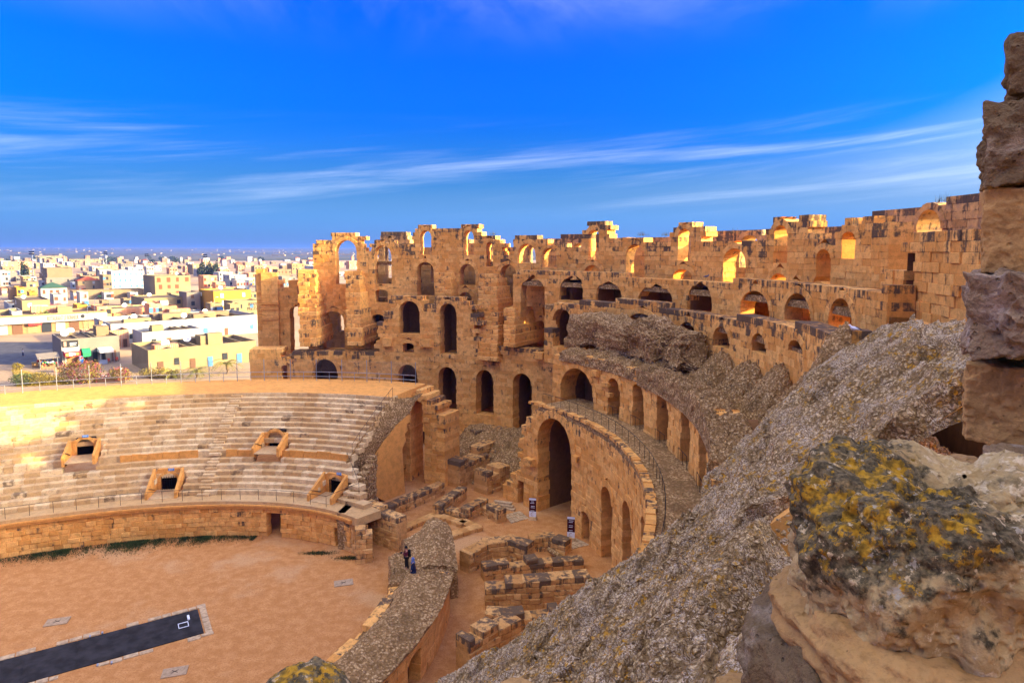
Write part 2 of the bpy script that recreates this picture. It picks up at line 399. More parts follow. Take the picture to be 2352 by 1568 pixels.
def lay(parent, path, B, thick, mat, nsingle=150, name='stone', stuffname='masonry', bev=.024, flip=False, jit=.006, minpx=9.0):
    if not B: return
    n = len(B); Q = np.array([b[0] for b in B], float); off = np.array([b[1] for b in B])
    cen = Q.mean(1, keepdims=True)
    sz = np.maximum(np.abs(Q - cen).max(1, keepdims=True), .05)
    inn = cen + (Q - cen) * (1 - np.minimum(bev / sz, .35))
    inn = inn + RNG.uniform(-jit, jit, inn.shape)
    S = np.concatenate([inn[:, :, 0], Q[:, :, 0], Q[:, :, 0]], 1); Z = np.concatenate([inn[:, :, 1], Q[:, :, 1], Q[:, :, 1]], 1)
    N = np.concatenate([np.repeat(off[:, None], 4, 1) + RNG.uniform(-jit, jit, (n, 4)), np.repeat(off[:, None] - bev, 4, 1), np.full((n, 4), -thick)], 1)
    P = path.pts(S.ravel(), Z.ravel(), N.ravel()).reshape(n, 12, 3)
    # stones that show largest become objects of their own
    px, py, dep = project(P[:, :4].reshape(-1, 3)); px = px.reshape(n, 4); py = py.reshape(n, 4); dep = dep.reshape(n, 4)
    area = (px.max(1) - px.min(1)) * (py.max(1) - py.min(1)) * 3.03
    vis = (dep.min(1) > .5) & (px.max(1) > 0) & (px.min(1) < IMW) & (py.max(1) > 0) & (py.min(1) < IMH) & (np.minimum(px.max(1) - px.min(1), py.max(1) - py.min(1)) * 1.74 > minpx)
    area = np.where(vis, area, 0); order = np.argsort(-area); ns = min(nsingle, int(vis.sum())); single = order[:ns]
    f = FB if not flip else FB[:, ::-1]
    col = np.array([[b[2], b[3], 0, 1] for b in B])
    joint = np.zeros((10, 4)); joint[1:5, 1] = .13; joint[1:5, 2] = 1      # dirt and old mortar in the joints
    for i in single:
        mesh(name, P[i], f, mat, parent, attr=np.repeat(col[i:i + 1], 10, 0) + joint)
    rest = order[ns:]
    if len(rest):
        V = P[rest].reshape(-1, 3); Fc = (f[None] + (np.arange(len(rest)) * 12)[:, None, None]).reshape(-1, 4)
        o = mesh(stuffname, V, Fc, mat, parent, attr=np.repeat(col[rest], 10, 0) + np.tile(joint, (len(rest), 1))); tag(o, kind='stuff')
def slab(name, parent, path, s0, s1, n0, n1, z0, z1, mat, ns=60, smooth=False, zf=None):
    """curved slab between offsets n0<n1 (inward) and heights z0<z1"""
    S = np.linspace(s0, s1, ns + 1); V = []
    for (nn, zz) in ((n0, z0), (n1, z0), (n1, z1), (n0, z1)): V.append(path.pts(S, np.full_like(S, zz) if not callable(zz) else zz(S), np.full_like(S, nn)))
    V = np.concatenate(V); m = ns + 1; Fc = []
    for i in range(ns):
        for k in range(4):
            k2 = (k + 1) % 4; Fc.append((k * m + i, k2 * m + i, k2 * m + i + 1, k * m + i + 1))
    Fc.append((0, 3 * m, 2 * m, m)); Fc.append((ns, m + ns, 2 * m + ns, 3 * m + ns))
    return mesh(name, V, Fc, mat, parent)
def crop(x0, y0, k): 
    return lambda x, y: ((x0 + x / k) * .574219, (y0 + y / k) * .574219)
c2 = crop(980, 850, 2.0903); c3 = crop(1600, 850, 2.0913); c4 = crop(2300, 850, 2.0911); c5 = crop(3100, 700, 1.9598)
c7 = crop(1000, 1480, 2.036); c8 = crop(1900, 1400, 1.8445); c6 = crop(0, 1480, 2.0364)
def opx(path, c, xl, xr, yt, yb, **k):
    """an opening measured on the photograph, put on the wall it belongs to"""
    a = path.pix(*c(xl, yt)); b = path.pix(*c(xr, yt)); t = path.pix(*c((xl + xr) / 2, yt)); q = path.pix(*c((xl + xr) / 2, yb))
    return Op(min(a[0], b[0]), max(a[0], b[0]), t[1], q[1], **k)
def profpx(path, L): return [path.pix(*c(x, y)) for c, P in L for x, y in P]
# ================================================================ ground
def sand_mat():
    t = NT('arena_sand'); n0 = t.noise(.12, 4, .6); n1 = t.noise(1.4, 6, .65); n2 = t.noise(9, 5, .7)
    c = t.mix(t.ramp(n1, .35, .68), (.42, .18, .05), (.54, .26, .085))
    c = t.mix(t.ramp(n0, .52, .66, 0, .75), c, (.54, .32, .14))
    c = t.mix(t.ramp(n2, .46, .66, 0, .75), c, (.31, .125, .035))
    t.done(c, .95, t.bump(t.math('ADD', n1, t.math('MULTIPLY', n2, .4)), .5, .06))
sand_mat()
def town_mat():
    t = NT('town_ground'); n0 = t.noise(.02, 4, .6); n1 = t.noise(.5, 5)
    c = t.mix(t.ramp(n0, .4, .6), (.26, .175, .10), (.34, .24, .145)); c = t.mix(t.ramp(n1, .5, .7, 0, .3), c, (.35, .25, .15))
    t.done(c, .95)
town_mat()
def field_mat():
    t = NT('fields'); n0 = t.noise(.0012, 4, .6); n1 = t.noise(.006, 5)
    c = t.mix(t.ramp(n0, .4, .6), (.045, .05, .03), (.09, .08, .05)); c = t.mix(t.ramp(n1, .6, .75, 0, .6), c, (.14, .11, .07))
    t.done(c, .95)
field_mat()
_arena = Ring(6.0)
# terrain: one sheet to the horizon, rising to low hills far away
def terrain():
    rs = [95, 130, 200, 320, 520, 900, 1600, 3000, 4500, 6000, 7500, 9000, 10500, 12000]; na = 240; V = []; 
    ang = np.linspace(0, 2 * np.pi, na, endpoint=False)
    for r in rs:
        x = CEN[0] + r * np.cos(ang); y = CEN[1] + r * np.sin(ang)
        z = np.full_like(x, 1.6)
        if r > 4000:
            P = np.stack([x / 6000, y / 6000, 0 * x], 1); z = z + (r - 4000) * .0075 + fbm(P, 1.0, 4, 5) * 9 * min(1, (r - 4000) / 4000)
        V.append(np.stack([x, y, z], 1))
    V = np.concatenate(V); Fc = []
    for k in range(len(rs) - 1):
        for i in range(na): Fc.append((k * na + i, k * na + (i + 1) % na, (k + 1) * na + (i + 1) % na, (k + 1) * na + i))
    near = [f for f in Fc if f[0] < 6 * na]; far = [f for f in Fc if f[0] >= 6 * na]
    o = mesh('town_ground', V, near, 'town_ground'); tag(o, kind='structure')
    o = mesh('plain_and_hills', V, far, 'fields', smooth=True); tag(o, kind='structure')
terrain()
def disc(name, path, z, mat, n=0.0, ns=180):
    ph = np.linspace(-np.pi, np.pi, ns, endpoint=False); S = np.interp(ph, path.ph, path.sl); P = path.pts(S, np.full(ns, z), np.full(ns, n))
    o = mesh(name, P, [tuple(range(ns))], mat); return tag(o, kind='structure')
o = slab('amphitheatre_ground', None, Ring(0.0), Ring(0.0).s_of(-math.pi), Ring(0.0).s_of(math.pi), -46.0, 3.0, .5, 1.56, 'town_ground', 160); tag(o, kind='structure')
disc('arena_floor', Ring(2.0), 0.0, 'arena_sand')
# ================================================================ the ring walls
W1, UW, MW, LW, FW, W4, W3 = Ring(0), Ring(6), Ring(10), Ring(14), Ring(12), Ring(20), Ring(23.5)
def base_of(path, s, z=0.0): return path.pts(np.array([s]), np.array([z]), np.array([0.0]))[0]
def barrels(parent, path, ops, n0, n1, mat, cap=True):
    # vaulted passages behind the openings
    for o in ops:
        z0 = max(o.zb, o.zt - 12, 0.02 if o.zb < 0 else o.zb) ; L = [(-o.w - .02, z0), (-o.w - .02, o.zs)]
        if not o.flat: L += [(-(o.w + .02) * math.cos(math.pi * k / 12), o.zs + (o.rise + .02) * math.sin(math.pi * k / 12)) for k in range(1, 12)]
        L += [(o.w + .02, o.zs), (o.w + .02, z0)]; L = np.array(L); m = len(L)
        V = np.concatenate([path.pts(o.c + L[:, 0], L[:, 1], np.full(m, -n)) for n in (n0, (n0 + n1) / 2, n1)])
        Fc = [(r * m + i, r * m + i + 1, (r + 1) * m + i + 1, (r + 1) * m + i) for r in range(2) for i in range(m - 1)]
        if cap: Fc.append(tuple(range(2 * m, 3 * m)))
        mesh('vault_passage', V, Fc, mat, parent)
def sun_trace(p, path):
    # where sunlight falling on point p crosses a ring wall
    o = np.array([(np.array(p[:2]) - CEN) @ AXU / path.a, (np.array(p[:2]) - CEN) @ AXV / path.b]); S = np.array(SUN_DIR[:2]); q = np.array([S @ AXU / path.a, S @ AXV / path.b])
    A = q @ q; B = 2 * o @ q; C = o @ o - 1; t = (-B + math.sqrt(max(B * B - 4 * A * C, 0))) / (2 * A); w = o + q * t
    return float(np.interp(math.atan2(w[1], w[0]), path.ph, path.sl)), float(p[2] + SUN_DIR[2] * t)
def lit(path, c, x, y): s, z = path.pix(*c(x, y)); return path.pts(np.array([s]), np.array([z]), np.array([-.6]))[0]
LIT_MW = [lit(MW, c4, 1425, 780), lit(MW, c5, 455, 1120), lit(MW, c4, 1600, 800)]
LIT_UW = [lit(UW, c4, 1275, 430), lit(UW, c4, 1690, 300), lit(UW, c5, 345, 720), lit(UW, c5, 545, 560), lit(UW, c4, 880, 260), lit(UW, c4, 445, 320), lit(UW, c4, 1650, 600)]
# ---- outer facade: 64 bays all round in antiquity, three storeys
def facade():
    S0 = W1.pix(706, 700)[0]; S1 = W1.s_of(R(-118))
    pr = profpx(W1, [(c2, [(1100, 300), (1160, 175), (1380, 175), (1400, 300)]), (c3, [(500, 220), (900, 300), (1360, 195), (1530, 195)]),
                     (c4, [(650, 190), (800, 190), (1100, 165), (1640, 165)]), (c5, [(290, 420), (740, 345), (760, 268), (1100, 232), (1480, 182)])])
    last = min(p[0] for p in pr); first = max(p[0] for p in pr)
    rg = random.Random(4); s = last - 3; z = 31.0
    while s > S1 - 4:
        pr += [(s, z)]; s -= rg.uniform(3, 7); z = 31.2 + rg.uniform(-.8, 1.0)
    pr += [(first + .5, 22), (first + 6, 20.5), (S0 + 1, 19.0)]
    top = prof(pr); bay = 6.62; ops = []; k0 = int(S1 / bay) - 1
    for k in range(k0, int(S0 / bay) + 1):
        c = k * bay + 1.2
        if c - 2 < S1 or c + 2 > S0: continue
        for zb, zt, w in ((1.6, 8.6, 1.7), (11.4, 18.6, 1.65), (21.0, 27.0, 1.35)):
            if zt > 25 and c > 22: continue
            if zt < 20 and c > 6: continue
            if float(top(c)) > zt + .4: ops.append(Op(c - w, c + w, zt, zb, vt=.6))
    see = [opx(W1, c2, 1165, 1260, 245, 565), opx(W1, c3, 255, 310, 430, 590), opx(W1, c2, 775, 845, 820, 1010), opx(W1, c3, 735, 800, 260, 430), opx(W1, c3, 1060, 1150, 270, 420)]
    ops = [o for o in ops if all(abs(o.c - q.c) > o.w + q.w + .8 or o.zb > q.zt + .8 or q.zb > o.zt + .8 for q in see)] + see
    for p in LIT_UW + LIT_MW:                       # arches that let the low sun through
        s, z = sun_trace(p, W1); z = min(z, float(top(s)) - 1.6)
        ops = [o for o in ops if abs(o.c - s) > o.w + 1.5 or abs((o.zt + o.zb) / 2 - z) > 4.5] + [Op(s - 1.3, s + 1.3, z + 1.3, z - 2.2, vt=.5)]
    t = thing('outer_facade_wall', 'tall outer stone wall with three storeys of arches closing the ruin behind', 'wall', base_of(W1, 0, 1.5))
    h = .58
    sp = W1.pix(2240, 600)[0]
    B = masonry(W1, sp, S0, top, 1.5, [o for o in ops if o.c > sp], h=h, L=(.9, 1.6), soot=.6, sootdepth=2.5, seed=3)
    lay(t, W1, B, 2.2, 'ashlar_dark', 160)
    B = masonry(W1, S1, sp, top, 1.5, [o for o in ops if o.c <= sp], h=1.16, L=(1.6, 3), soot=.5, seed=5)
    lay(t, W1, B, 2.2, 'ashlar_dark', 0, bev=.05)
facade()
# ---- upper gallery wall
def upper():
    P = UW
    t2 = [(575, 460), (590, 290), (600, 250), (638, 220), (705, 222), (745, 160), (950, 165), (975, 200), (992, 290), (1040, 290), (1062, 235), (1100, 222), (1230, 230), (1240, 262), (1400, 262), (1412, 160), (1450, 95)]
    t3 = [(150, 95), (300, 100), (306, 133), (512, 130), (516, 98), (668, 100), (682, 170), (718, 190), (820, 192), (842, 225), (860, 255), (866, 345), (940, 345), (946, 255), (992, 190), (1200, 195), (1212, 245), (1390, 245), (1400, 272), (1528, 272), (1536, 170), (1570, 90)]
    t4 = [(105, 88), (278, 88), (297, 195), (586, 205), (592, 240), (800, 240), (808, 155), (846, 110), (868, 70), (1070, 70), (1085, 115), (1100, 195), (1158, 238), (1612, 240), (1646, 90), (1674, 40)]
    t5 = [(0, 335), (235, 325), (243, 375), (275, 415), (287, 505), (440, 505), (484, 490), (490, 380), (590, 330), (735, 350), (890, 352), (900, 480)]
    top = prof(profpx(P, [(c2, t2), (c3, t3), (c4, t4), (c5, t5)]))
    s0 = P.pix(*c5(888, 600))[0]; s1 = P.pix(*c2(572, 500))[0]
    O = lambda c, *a, **k: opx(P, c, *a, **k)
    ops = [O(c2, 755, 930, 230, 600), O(c2, 1080, 1220, 275, 590), O(c3, 140, 280, 415, 690), O(c3, 495, 630, 430, 610), O(c3, 835, 975, 435, 790),
           O(c3, 165, 260, 150, 360), O(c3, 530, 615, 150, 365), O(c3, 720, 775, 245, 440), O(c3, 985, 1135, 260, 415), O(c3, 1190, 1310, 295, 450),
           O(c4, 115, 200, 145, 385), O(c4, 80, 215, 440, 520), O(c4, 430, 582, 265, 530), O(c4, 865, 970, 135, 405), O(c4, 825, 980, 475, 560),
           O(c4, 1245, 1430, 300, 570), O(c4, 1670, 1780, 105, 430), O(c4, 1630, 1790, 510, 690), O(c5, 330, 440, 580, 865), O(c5, 530, 632, 445, 655, rise=.4),
           O(c2, 650, 825, 825, 1150), O(c2, 1050, 1175, 850, 1150), O(c2, 1090, 1190, 645, 750, rise=.4), O(c3, 500, 595, 665, 770, rise=.4), O(c3, 800, 880, 890, 1240), O(c3, 70, 160, 860, 1040), O(c3, 1150, 1205, 905, 1130)]
    for p in LIT_MW: s, z = sun_trace(p, P); ops.append(Op(s - 1.0, s + 1.0, z + .9, z - 1.6, vt=.4))
    bx = P.pix(1200, 700)[0]
    base = prof([(s0 - 1, 19.8), (bx - 3, 19.8), (bx - 2.9, 3), (s1 + 1, 3)])
    t = thing('upper_gallery_wall', 'high inner stone wall with arched windows alternating along the far skyline', 'wall', base_of(P, 20, 3))
    B = masonry(P, s0, s1, top, 3.0, ops, h=.52, L=(.7, 1.3), soot=.55, sootdepth=2.0, base=base, drop=.12, seed=8)
    lay(t, P, B, 1.7, 'ashlar', 300)
    barrels(t, P, [ops[21]], 1.6, 4.2, 'vault_interior')
    # vaults still spanning the gallery behind this wall keep its lower windows dark
    slab('gallery_vault', t, P, P.pix(1190, 600)[0], P.pix(850, 600)[0], -4.2, -1.5, 23.9, 24.4, 'rubble', 40)
    slab('gallery_vault', t, P, P.pix(1600, 600)[0], P.pix(1230, 600)[0], -4.2, -1.5, 22.1, 22.5, 'rubble', 60)
    slab('gallery_vault', t, P, P.pix(1190, 600)[0], P.pix(700, 600)[0], -4.2, -1.5, 18.7, 19.2, 'rubble', 40)
upper()
def middle():
    P = MW; O = lambda c, *a, **k: opx(P, c, *a, **k)
    top = prof(profpx(P, [(c3, [(940, 800), (955, 530), (1000, 490), (1640, 500)]), (c4, [(0, 505), (430, 520), (500, 540), (900, 560), (1250, 565), (1640, 590), (1880, 602)]), (c5, [(220, 855), (370, 868), (700, 885), (880, 890)])]))
    s0 = P.pix(*c5(880, 1000))[0]; s1 = P.pix(*c3(945, 800))[0]
    ops = [O(c3, 1010, 1210, 545, 1135, vous=False), O(c3, 1335, 1530, 540, 740, vous=False), O(c4, -55, 62, 540, 742, vous=False), O(c4, 180, 382, 575, 752, vous=False), O(c4, 530, 820, 600, 815, vous=False), O(c4, 945, 1145, 585, 845, vous=False),
           O(c4, 1390, 1630, 655, 890), O(c4, 1760, 1980, 675, 940), O(c5, 430, 620, 965, 1235)]
    b = P.pix(*c3(1215, 800))[0]
    base = prof([(s0 - 1, 18.5), (b - 1.5, 18.5), (b - 1.4, 14.5), (s1 + 1, 14.5)])
    t = thing('middle_vault_wall', 'middle wall of wide half round vault mouths below the skyline wall', 'wall', base_of(P, 0, 18.5))
    B = masonry(P, s0, s1, top, 14.5, ops, h=.5, L=(.6, 1.2), soot=.5, base=base, seed=12)
    lay(t, P, B, 1.5, 'ashlar', 220)
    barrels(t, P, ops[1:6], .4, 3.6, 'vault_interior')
    slab('terrace_floor', t, P, s0, s1, -4.05, -.15, 21.6, 22.15, 'rubble', 80)
middle()
def lower():
    P = LW; O = lambda c, *a, **k: opx(P, c, *a, **k)
    top = prof(profpx(P, [(c3, [(1205, 1100), (1262, 900), (1280, 737), (1660, 757)]), (c4, [(0, 750), (338, 756), (345, 730), (480, 735), (730, 770), (742, 815), (1100, 850), (1500, 890), (1880, 940)]), (c5, [(330, 1210), (720, 1290)])]))
    s0 = P.pix(*c5(520, 1300))[0]; s1 = P.pix(*c3(1205, 900))[0]
    ops = [O(c3, 1280, 1435, 805, 1130), O(c4, 130, 260, 830, 900), O(c4, 460, 660, 845, 930), O(c4, 865, 1020, 915, 1240), O(c4, 1160, 1295, 955, 1120), O(c4, 1485, 1600, 1010, 1200), O(c5, 110, 230, 1295, 1400), O(c5, 380, 490, 1365, 1500)]
    t = thing('lower_vault_wall', 'soot stained arcade wall with flat ledge top in front of vaults', 'wall', base_of(P, -5, 13))
    B = masonry(P, s0, s1, top, 13.0, ops, h=.5, L=(.6, 1.2), soot=.8, sootdepth=1.0, seed=13)
    lay(t, P, B, 1.4, 'ashlar', 220)
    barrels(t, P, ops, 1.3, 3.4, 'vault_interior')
    slab('ledge_floor', t, P, s0, s1, -4.0, -.2, 19.2, 19.72, 'rubble', 80)
lower()
def front():
    P = FW; O = lambda c, *a, **k: opx(P, c, *a, **k)
    t2 = [(340, 1275), (372, 1255), (400, 1160), (1095, 1160), (1100, 1100), (1108, 920), (1180, 890), (1236, 700), (1270, 682)]
    t3 = [(0, 682), (200, 686), (206, 762), (298, 765), (322, 700), (525, 692), (530, 735), (550, 742), (556, 770), (605, 775), (612, 850), (636, 860), (655, 890), (660, 1110), (640, 1255), (815, 1258), (832, 1120), (1145, 1130), (1160, 1190), (1275, 1200), (1300, 1215), (1420, 1225)]
    top = prof(profpx(P, [(c2, t2), (c3, t3)]))
    s0 = P.pix(*c3(1400, 1300))[0]; s1 = P.pix(*c2(362, 1300))[0]
    ops = [O(c2, 560, 770, 1225, 1440), O(c2, 1280, 1440, 1270, 1500), O(c3, 320, 467, 1290, 1650), O(c3, 637, 780, 1315, 1690), O(c3, 945, 1100, 1345, 1830), O(c3, -10, 160, 740, 1030), O(c3, 20, 115, 1095, 1172, rise=.35, vt=.4), O(c3, 330, 470, 760, 1190)]
    t = thing('broken_front_wall', 'broken two storey arcade wall rising behind the seating stand and floor ruins', 'wall', base_of(P, 30, 2))
    B = masonry(P, s0, s1, top, 2.0, ops, h=.5, L=(.7, 1.3), soot=.85, sootdepth=.8, seed=14)
    lay(t, P, B, 1.6, 'ashlar', 300)
    barrels(t, P, ops[:5], 1.5, 4.5, 'vault_interior'); barrels(t, P, ops[5:], 1.5, 4.0, 'vault_interior')
    slab('gallery_floor', t, P, s0, s1, -6.0, -.3, 11.3, 11.95, 'rubble', 80)
front()
def big_arch_wall():
    P = W3; O = lambda c, *a, **k: opx(P, c, *a, **k)
    L = [(203, 1000), (205, 980), (270, 962), (275, 900), (318, 862), (330, 722), (345, 640), (346, 600), (365, 562), (410, 492), (436, 442), (495, 425), (600, 432), (830, 515), (1000, 600), (1200, 730), (1330, 840), (1440, 980)]
    pr = profpx(P, [(c8, L)]); s0 = W3.s_of(R(-49)); s1 = P.pix(*c8(204, 1000))[0]
    pr += [(min(p[0] for p in pr) - .5, 10.8), (s0 - 1, 10.8)]; sx = P.pix(1240, 945)[0]; pr = [(s, min(z, 10.3)) if s < sx else (s, z) for s, z in pr]
    top = prof(pr)
    ops = [O(c8, 465, 712, 505, 1290, vt=.75), O(c8, 315, 356, 980, 1180, flat=True), O(c8, 788, 842, 1200, 1432, rise=.3), O(c8, 935, 1012, 1010, 1455), O(c8, 1090, 1157, 1115, 1500), O(c8, 1230, 1282, 1245, 1400)]
    for o in ops: o.zb = -1
    t = thing('great_arch_wall', 'curved wall with the great entrance arch and a stepped broken left end', 'wall', base_of(P, 2, 0))
    B = masonry(P, s0, s1, top, 0.0, ops, h=.49, L=(.55, 1.1), soot=.5, sootdepth=.6, seed=15, rough=.04)
    lay(t, P, B, 1.6, 'ashlar', 300)
    barrels(t, P, ops[:1], 1.5, 9.0, 'vault_interior'); barrels(t, P, ops[1:], 1.5, 4.0, 'vault_interior')
    return s0, s1
S3 = big_arch_wall()
def walkway_wall():
    P = W4; O = lambda c, *a, **k: opx(P, c, *a, **k)
    pr = profpx(P, [(c8, [(570, 42), (872, 62), (876, 12), (1000, 40), (1200, 110), (1400, 200), (1600, 310), (1700, 390)])]); s0 = W4.s_of(R(-47)); s1 = P.pix(*c8(572, 200))[0]
    pr += [(min(p[0] for p in pr) - 1, 15.8), (s0 - 1, 15.8)]; pr = [(s, min(z, 15.75)) for s, z in pr]
    top = prof(pr)
    ops = [O(c8, 635, 875, 135, 395), O(c8, 985, 1068, 205, 520), O(c8, 1165, 1245, 250, 640), O(c8, 1345, 1425, 315, 720), O(c8, 1525, 1587, 400, 800), O(c8, 1660, 1716, 505, 930)]
    for o in ops: o.zb = 10
    t = thing('walkway_arcade_wall', 'curved wall of narrow tall arches behind the railed upper walkway', 'wall', base_of(P, -5, 10.5))
    B = masonry(P, s0, s1, top, 10.5, ops, h=.48, L=(.55, 1.1), soot=.12, sootdepth=.5, seed=16, rough=.06)
    lay(t, P, B, 2.2, 'ashlar', 260)
    barrels(t, P, ops, 2.1, 3.5, 'vault_interior')
    slab('gallery_back_wall', t, P, s0, s1 - .5, -5.2, -4.8, 10.4, 15.4, 'vault_interior', 60)
walkway_wall()
def near_right():
    # masonry standing nearer on the right, in front of the facade
    P = Ring(8.4); O = lambda c, *a, **k: opx(P, c, *a, **k)
    top = prof(profpx(P, [(c5, [(860, 800), (880, 720), (975, 718), (985, 600), (1010, 548), (1030, 492), (1240, 462), (1490, 456), (1532, 482), (1545, 545), (1700, 560)])]))
    t = thing('near_broken_wall', 'broken wall with a tall narrow slot right of the lit vaults', 'wall', base_of(P, P.pix(2100, 740)[0], 18))
    B = masonry(P, P.pix(*c5(1690, 800))[0], P.pix(*c5(862, 900))[0], top, 17.5, [O(c5, 1015, 1096, 612, 1050, flat=True)], h=.56, L=(.7, 1.4), soot=.5, sootdepth=1.2, seed=18, rough=.07)
    lay(t, P, B, 1.3, 'ashlar', 200); barrels(t, P, [O(c5, 1015, 1096, 612, 1050, flat=True)], .2, 1.0, 'vault_interior')
near_right()
o = slab('walkway_paving', None, W3, S3[0], W3.pix(1236, 945)[0], -5.5, -.02, 10.2, 10.78, 'rubble', 100); tag(o, kind='structure')
# ================================================================ the rebuilt seating stand
POD = Ring(41.5)
def seats():
    PT = Ring(28.5)
    sL = POD.s_of(R(168)); 
    t = thing('seating_stand', 'rebuilt stone seating stand of curved tiers above the arena', 'seating', base_of(POD, POD.s_of(R(60)), 0))
    rows = []      # (d front, z top)
    nlow, nup = 6, 12
    d = 40.0; z = 3.3
    ph_hi = R(175)
    def end_phi(k): return R(17.5) + 0.0 * k
    for k in range(nlow): z += .40; rows.append((d, z)); d -= .68
    z += .62; rows.append((d, z)); d -= .75
    for k in range(nup - 1): z += .385; rows.append((d, z)); d -= .62
    return t, rows, d, z
SEAT, ROWS, DTOP, ZTOP = seats()
def lay_seats():
    Q = []; rg = random.Random(21)
    allP = []; allC = []
    for k, (d, z) in enumerate(ROWS):
        ring = Ring(d); h = z - (3.3 if k == 0 else ROWS[k - 1][1]); tread = .95
        # right end follows the broken edge seen in the photograph
        ye = np.interp(k, [0, 5, 6, 17], [1140, 1050, 1035, 912]); xe = np.interp(k, [0, 5, 6, 17], [832, 800, 812, 905])
        s0 = ring.pix(xe, ye)[0] + rg.uniform(-.25, .25); s1 = ring.s_of(R(178)); s = s0
        while s < s1:
            L = rg.uniform(.7, 1.3); a, b = s, min(s + L, s1); s += L
            skip = False
            for vp, vd, vw in ((71.1, 36.6, 1.36), (42.5, 36.8, 1.36), (56.9, 40.35, 1.36), (24.6, 40.6, 1.36)):
                vc = ring.s_of(R(vp))
                if vd + .3 > d > vd - 2.2:
                    if a >= vc - vw and b <= vc + vw: skip = True
                    elif a < vc - vw < b: b = vc - vw
                    elif a < vc + vw < b: a = vc + vw
            if skip or b - a < .1: continue
            off = rg.uniform(-.025, .025); dz = rg.uniform(-.012, .012); e = .022
            zz0, zz1 = z - h - .06, z + dz
            S = [a + .012, b - .012, b - .012, a + .012]
            # 12 verts: top inner ring, rim, bottom
            P1 = ring.pts(np.array([a + e, b - e, b - e, a + e]), np.full(4, zz1), np.array([off - e * 1.3, off - e * 1.3, -tread, -tread]))
            P2 = ring.pts(np.array(S), np.full(4, zz1 - .03), np.array([off, off, -tread, -tread]))
            P3 = ring.pts(np.array(S), np.full(4, zz0), np.array([off - .02, off - .02, -tread, -tread]))
            allP.append(np.concatenate([P1, P2, P3])); allC.append((rg.random(), rg.uniform(-.25, .35) + (.25 if rg.random() < .15 else 0), 0, 1))
    P = np.array(allP); C = np.array(allC); n = len(P)
    px, py, dep = project(P[:, :8].reshape(-1, 3)); px = px.reshape(n, 8); py = py.reshape(n, 8)
    area = (px.max(1) - px.min(1)) * (py.max(1) - py.min(1)); vis = (px.max(1) > 0) & (px.min(1) < IMW); area = np.where(vis, area, 0)
    order = np.argsort(-area)
    for i in order[:300]: mesh('seat_stone', P[i], FB, 'seat_stone', SEAT, attr=np.repeat(C[i:i + 1], 10, 0))
    rest = order[300:]
    o = mesh('seat_rows', P[rest].reshape(-1, 3), (FB[None] + (np.arange(len(rest)) * 12)[:, None, None]).reshape(-1, 4), 'seat_stone', SEAT, attr=np.repeat(C[rest], 10, 0)); tag(o, kind='stuff')
lay_seats()
# platform behind the top tier and the walk on the podium
sR = Ring(DTOP).pix(905, 905)[0]
slab('top_platform', SEAT, Ring(DTOP), sR, Ring(DTOP).s_of(R(178)), -7.0, .55, ZTOP - 1.0, ZTOP + .02, 'plaster', 90)
slab('podium_walk', SEAT, POD, POD.pix(822, 1175)[0], POD.s_of(R(178)), -2.4, .12, 2.6, 3.3, 'seat_stone', 90)
def podium():
    P = POD; t = thing('arena_podium_wall', 'low curved stone wall round the sandy arena with two dark doorways', 'wall', base_of(P, P.s_of(R(60)), 0))
    s0 = P.pix(805, 1250)[0]; s1 = P.s_of(R(178))
    a = P.pix(614, 1250)[0]; b = P.pix(645, 1250)[0]
    a2 = P.pix(770, 1250)[0]; b2 = P.pix(797, 1250)[0]
    ops = [Op(min(a, b), max(a, b), 2.05, -1, flat=True), Op(min(a2, b2), max(a2, b2), 1.75, -1, flat=True)]
    B = masonry(P, s0, s1, lambda s: 2.65 + 0 * s, 0.0, ops, h=.44, L=(.45, 1.0), soot=.12, seed=31, rough=.07)
    lay(t, P, B, .9, 'ashlar', 300, bev=.05)
    S = slab('cornice', t, P, s0 - .4, s1, -.05, .22, 2.66, 2.86, 'plaster', 100)
    slab('cornice', t, P, s0 - .4, s1, -.05, .32, 2.865, 3.02, 'plaster', 100)
podium()
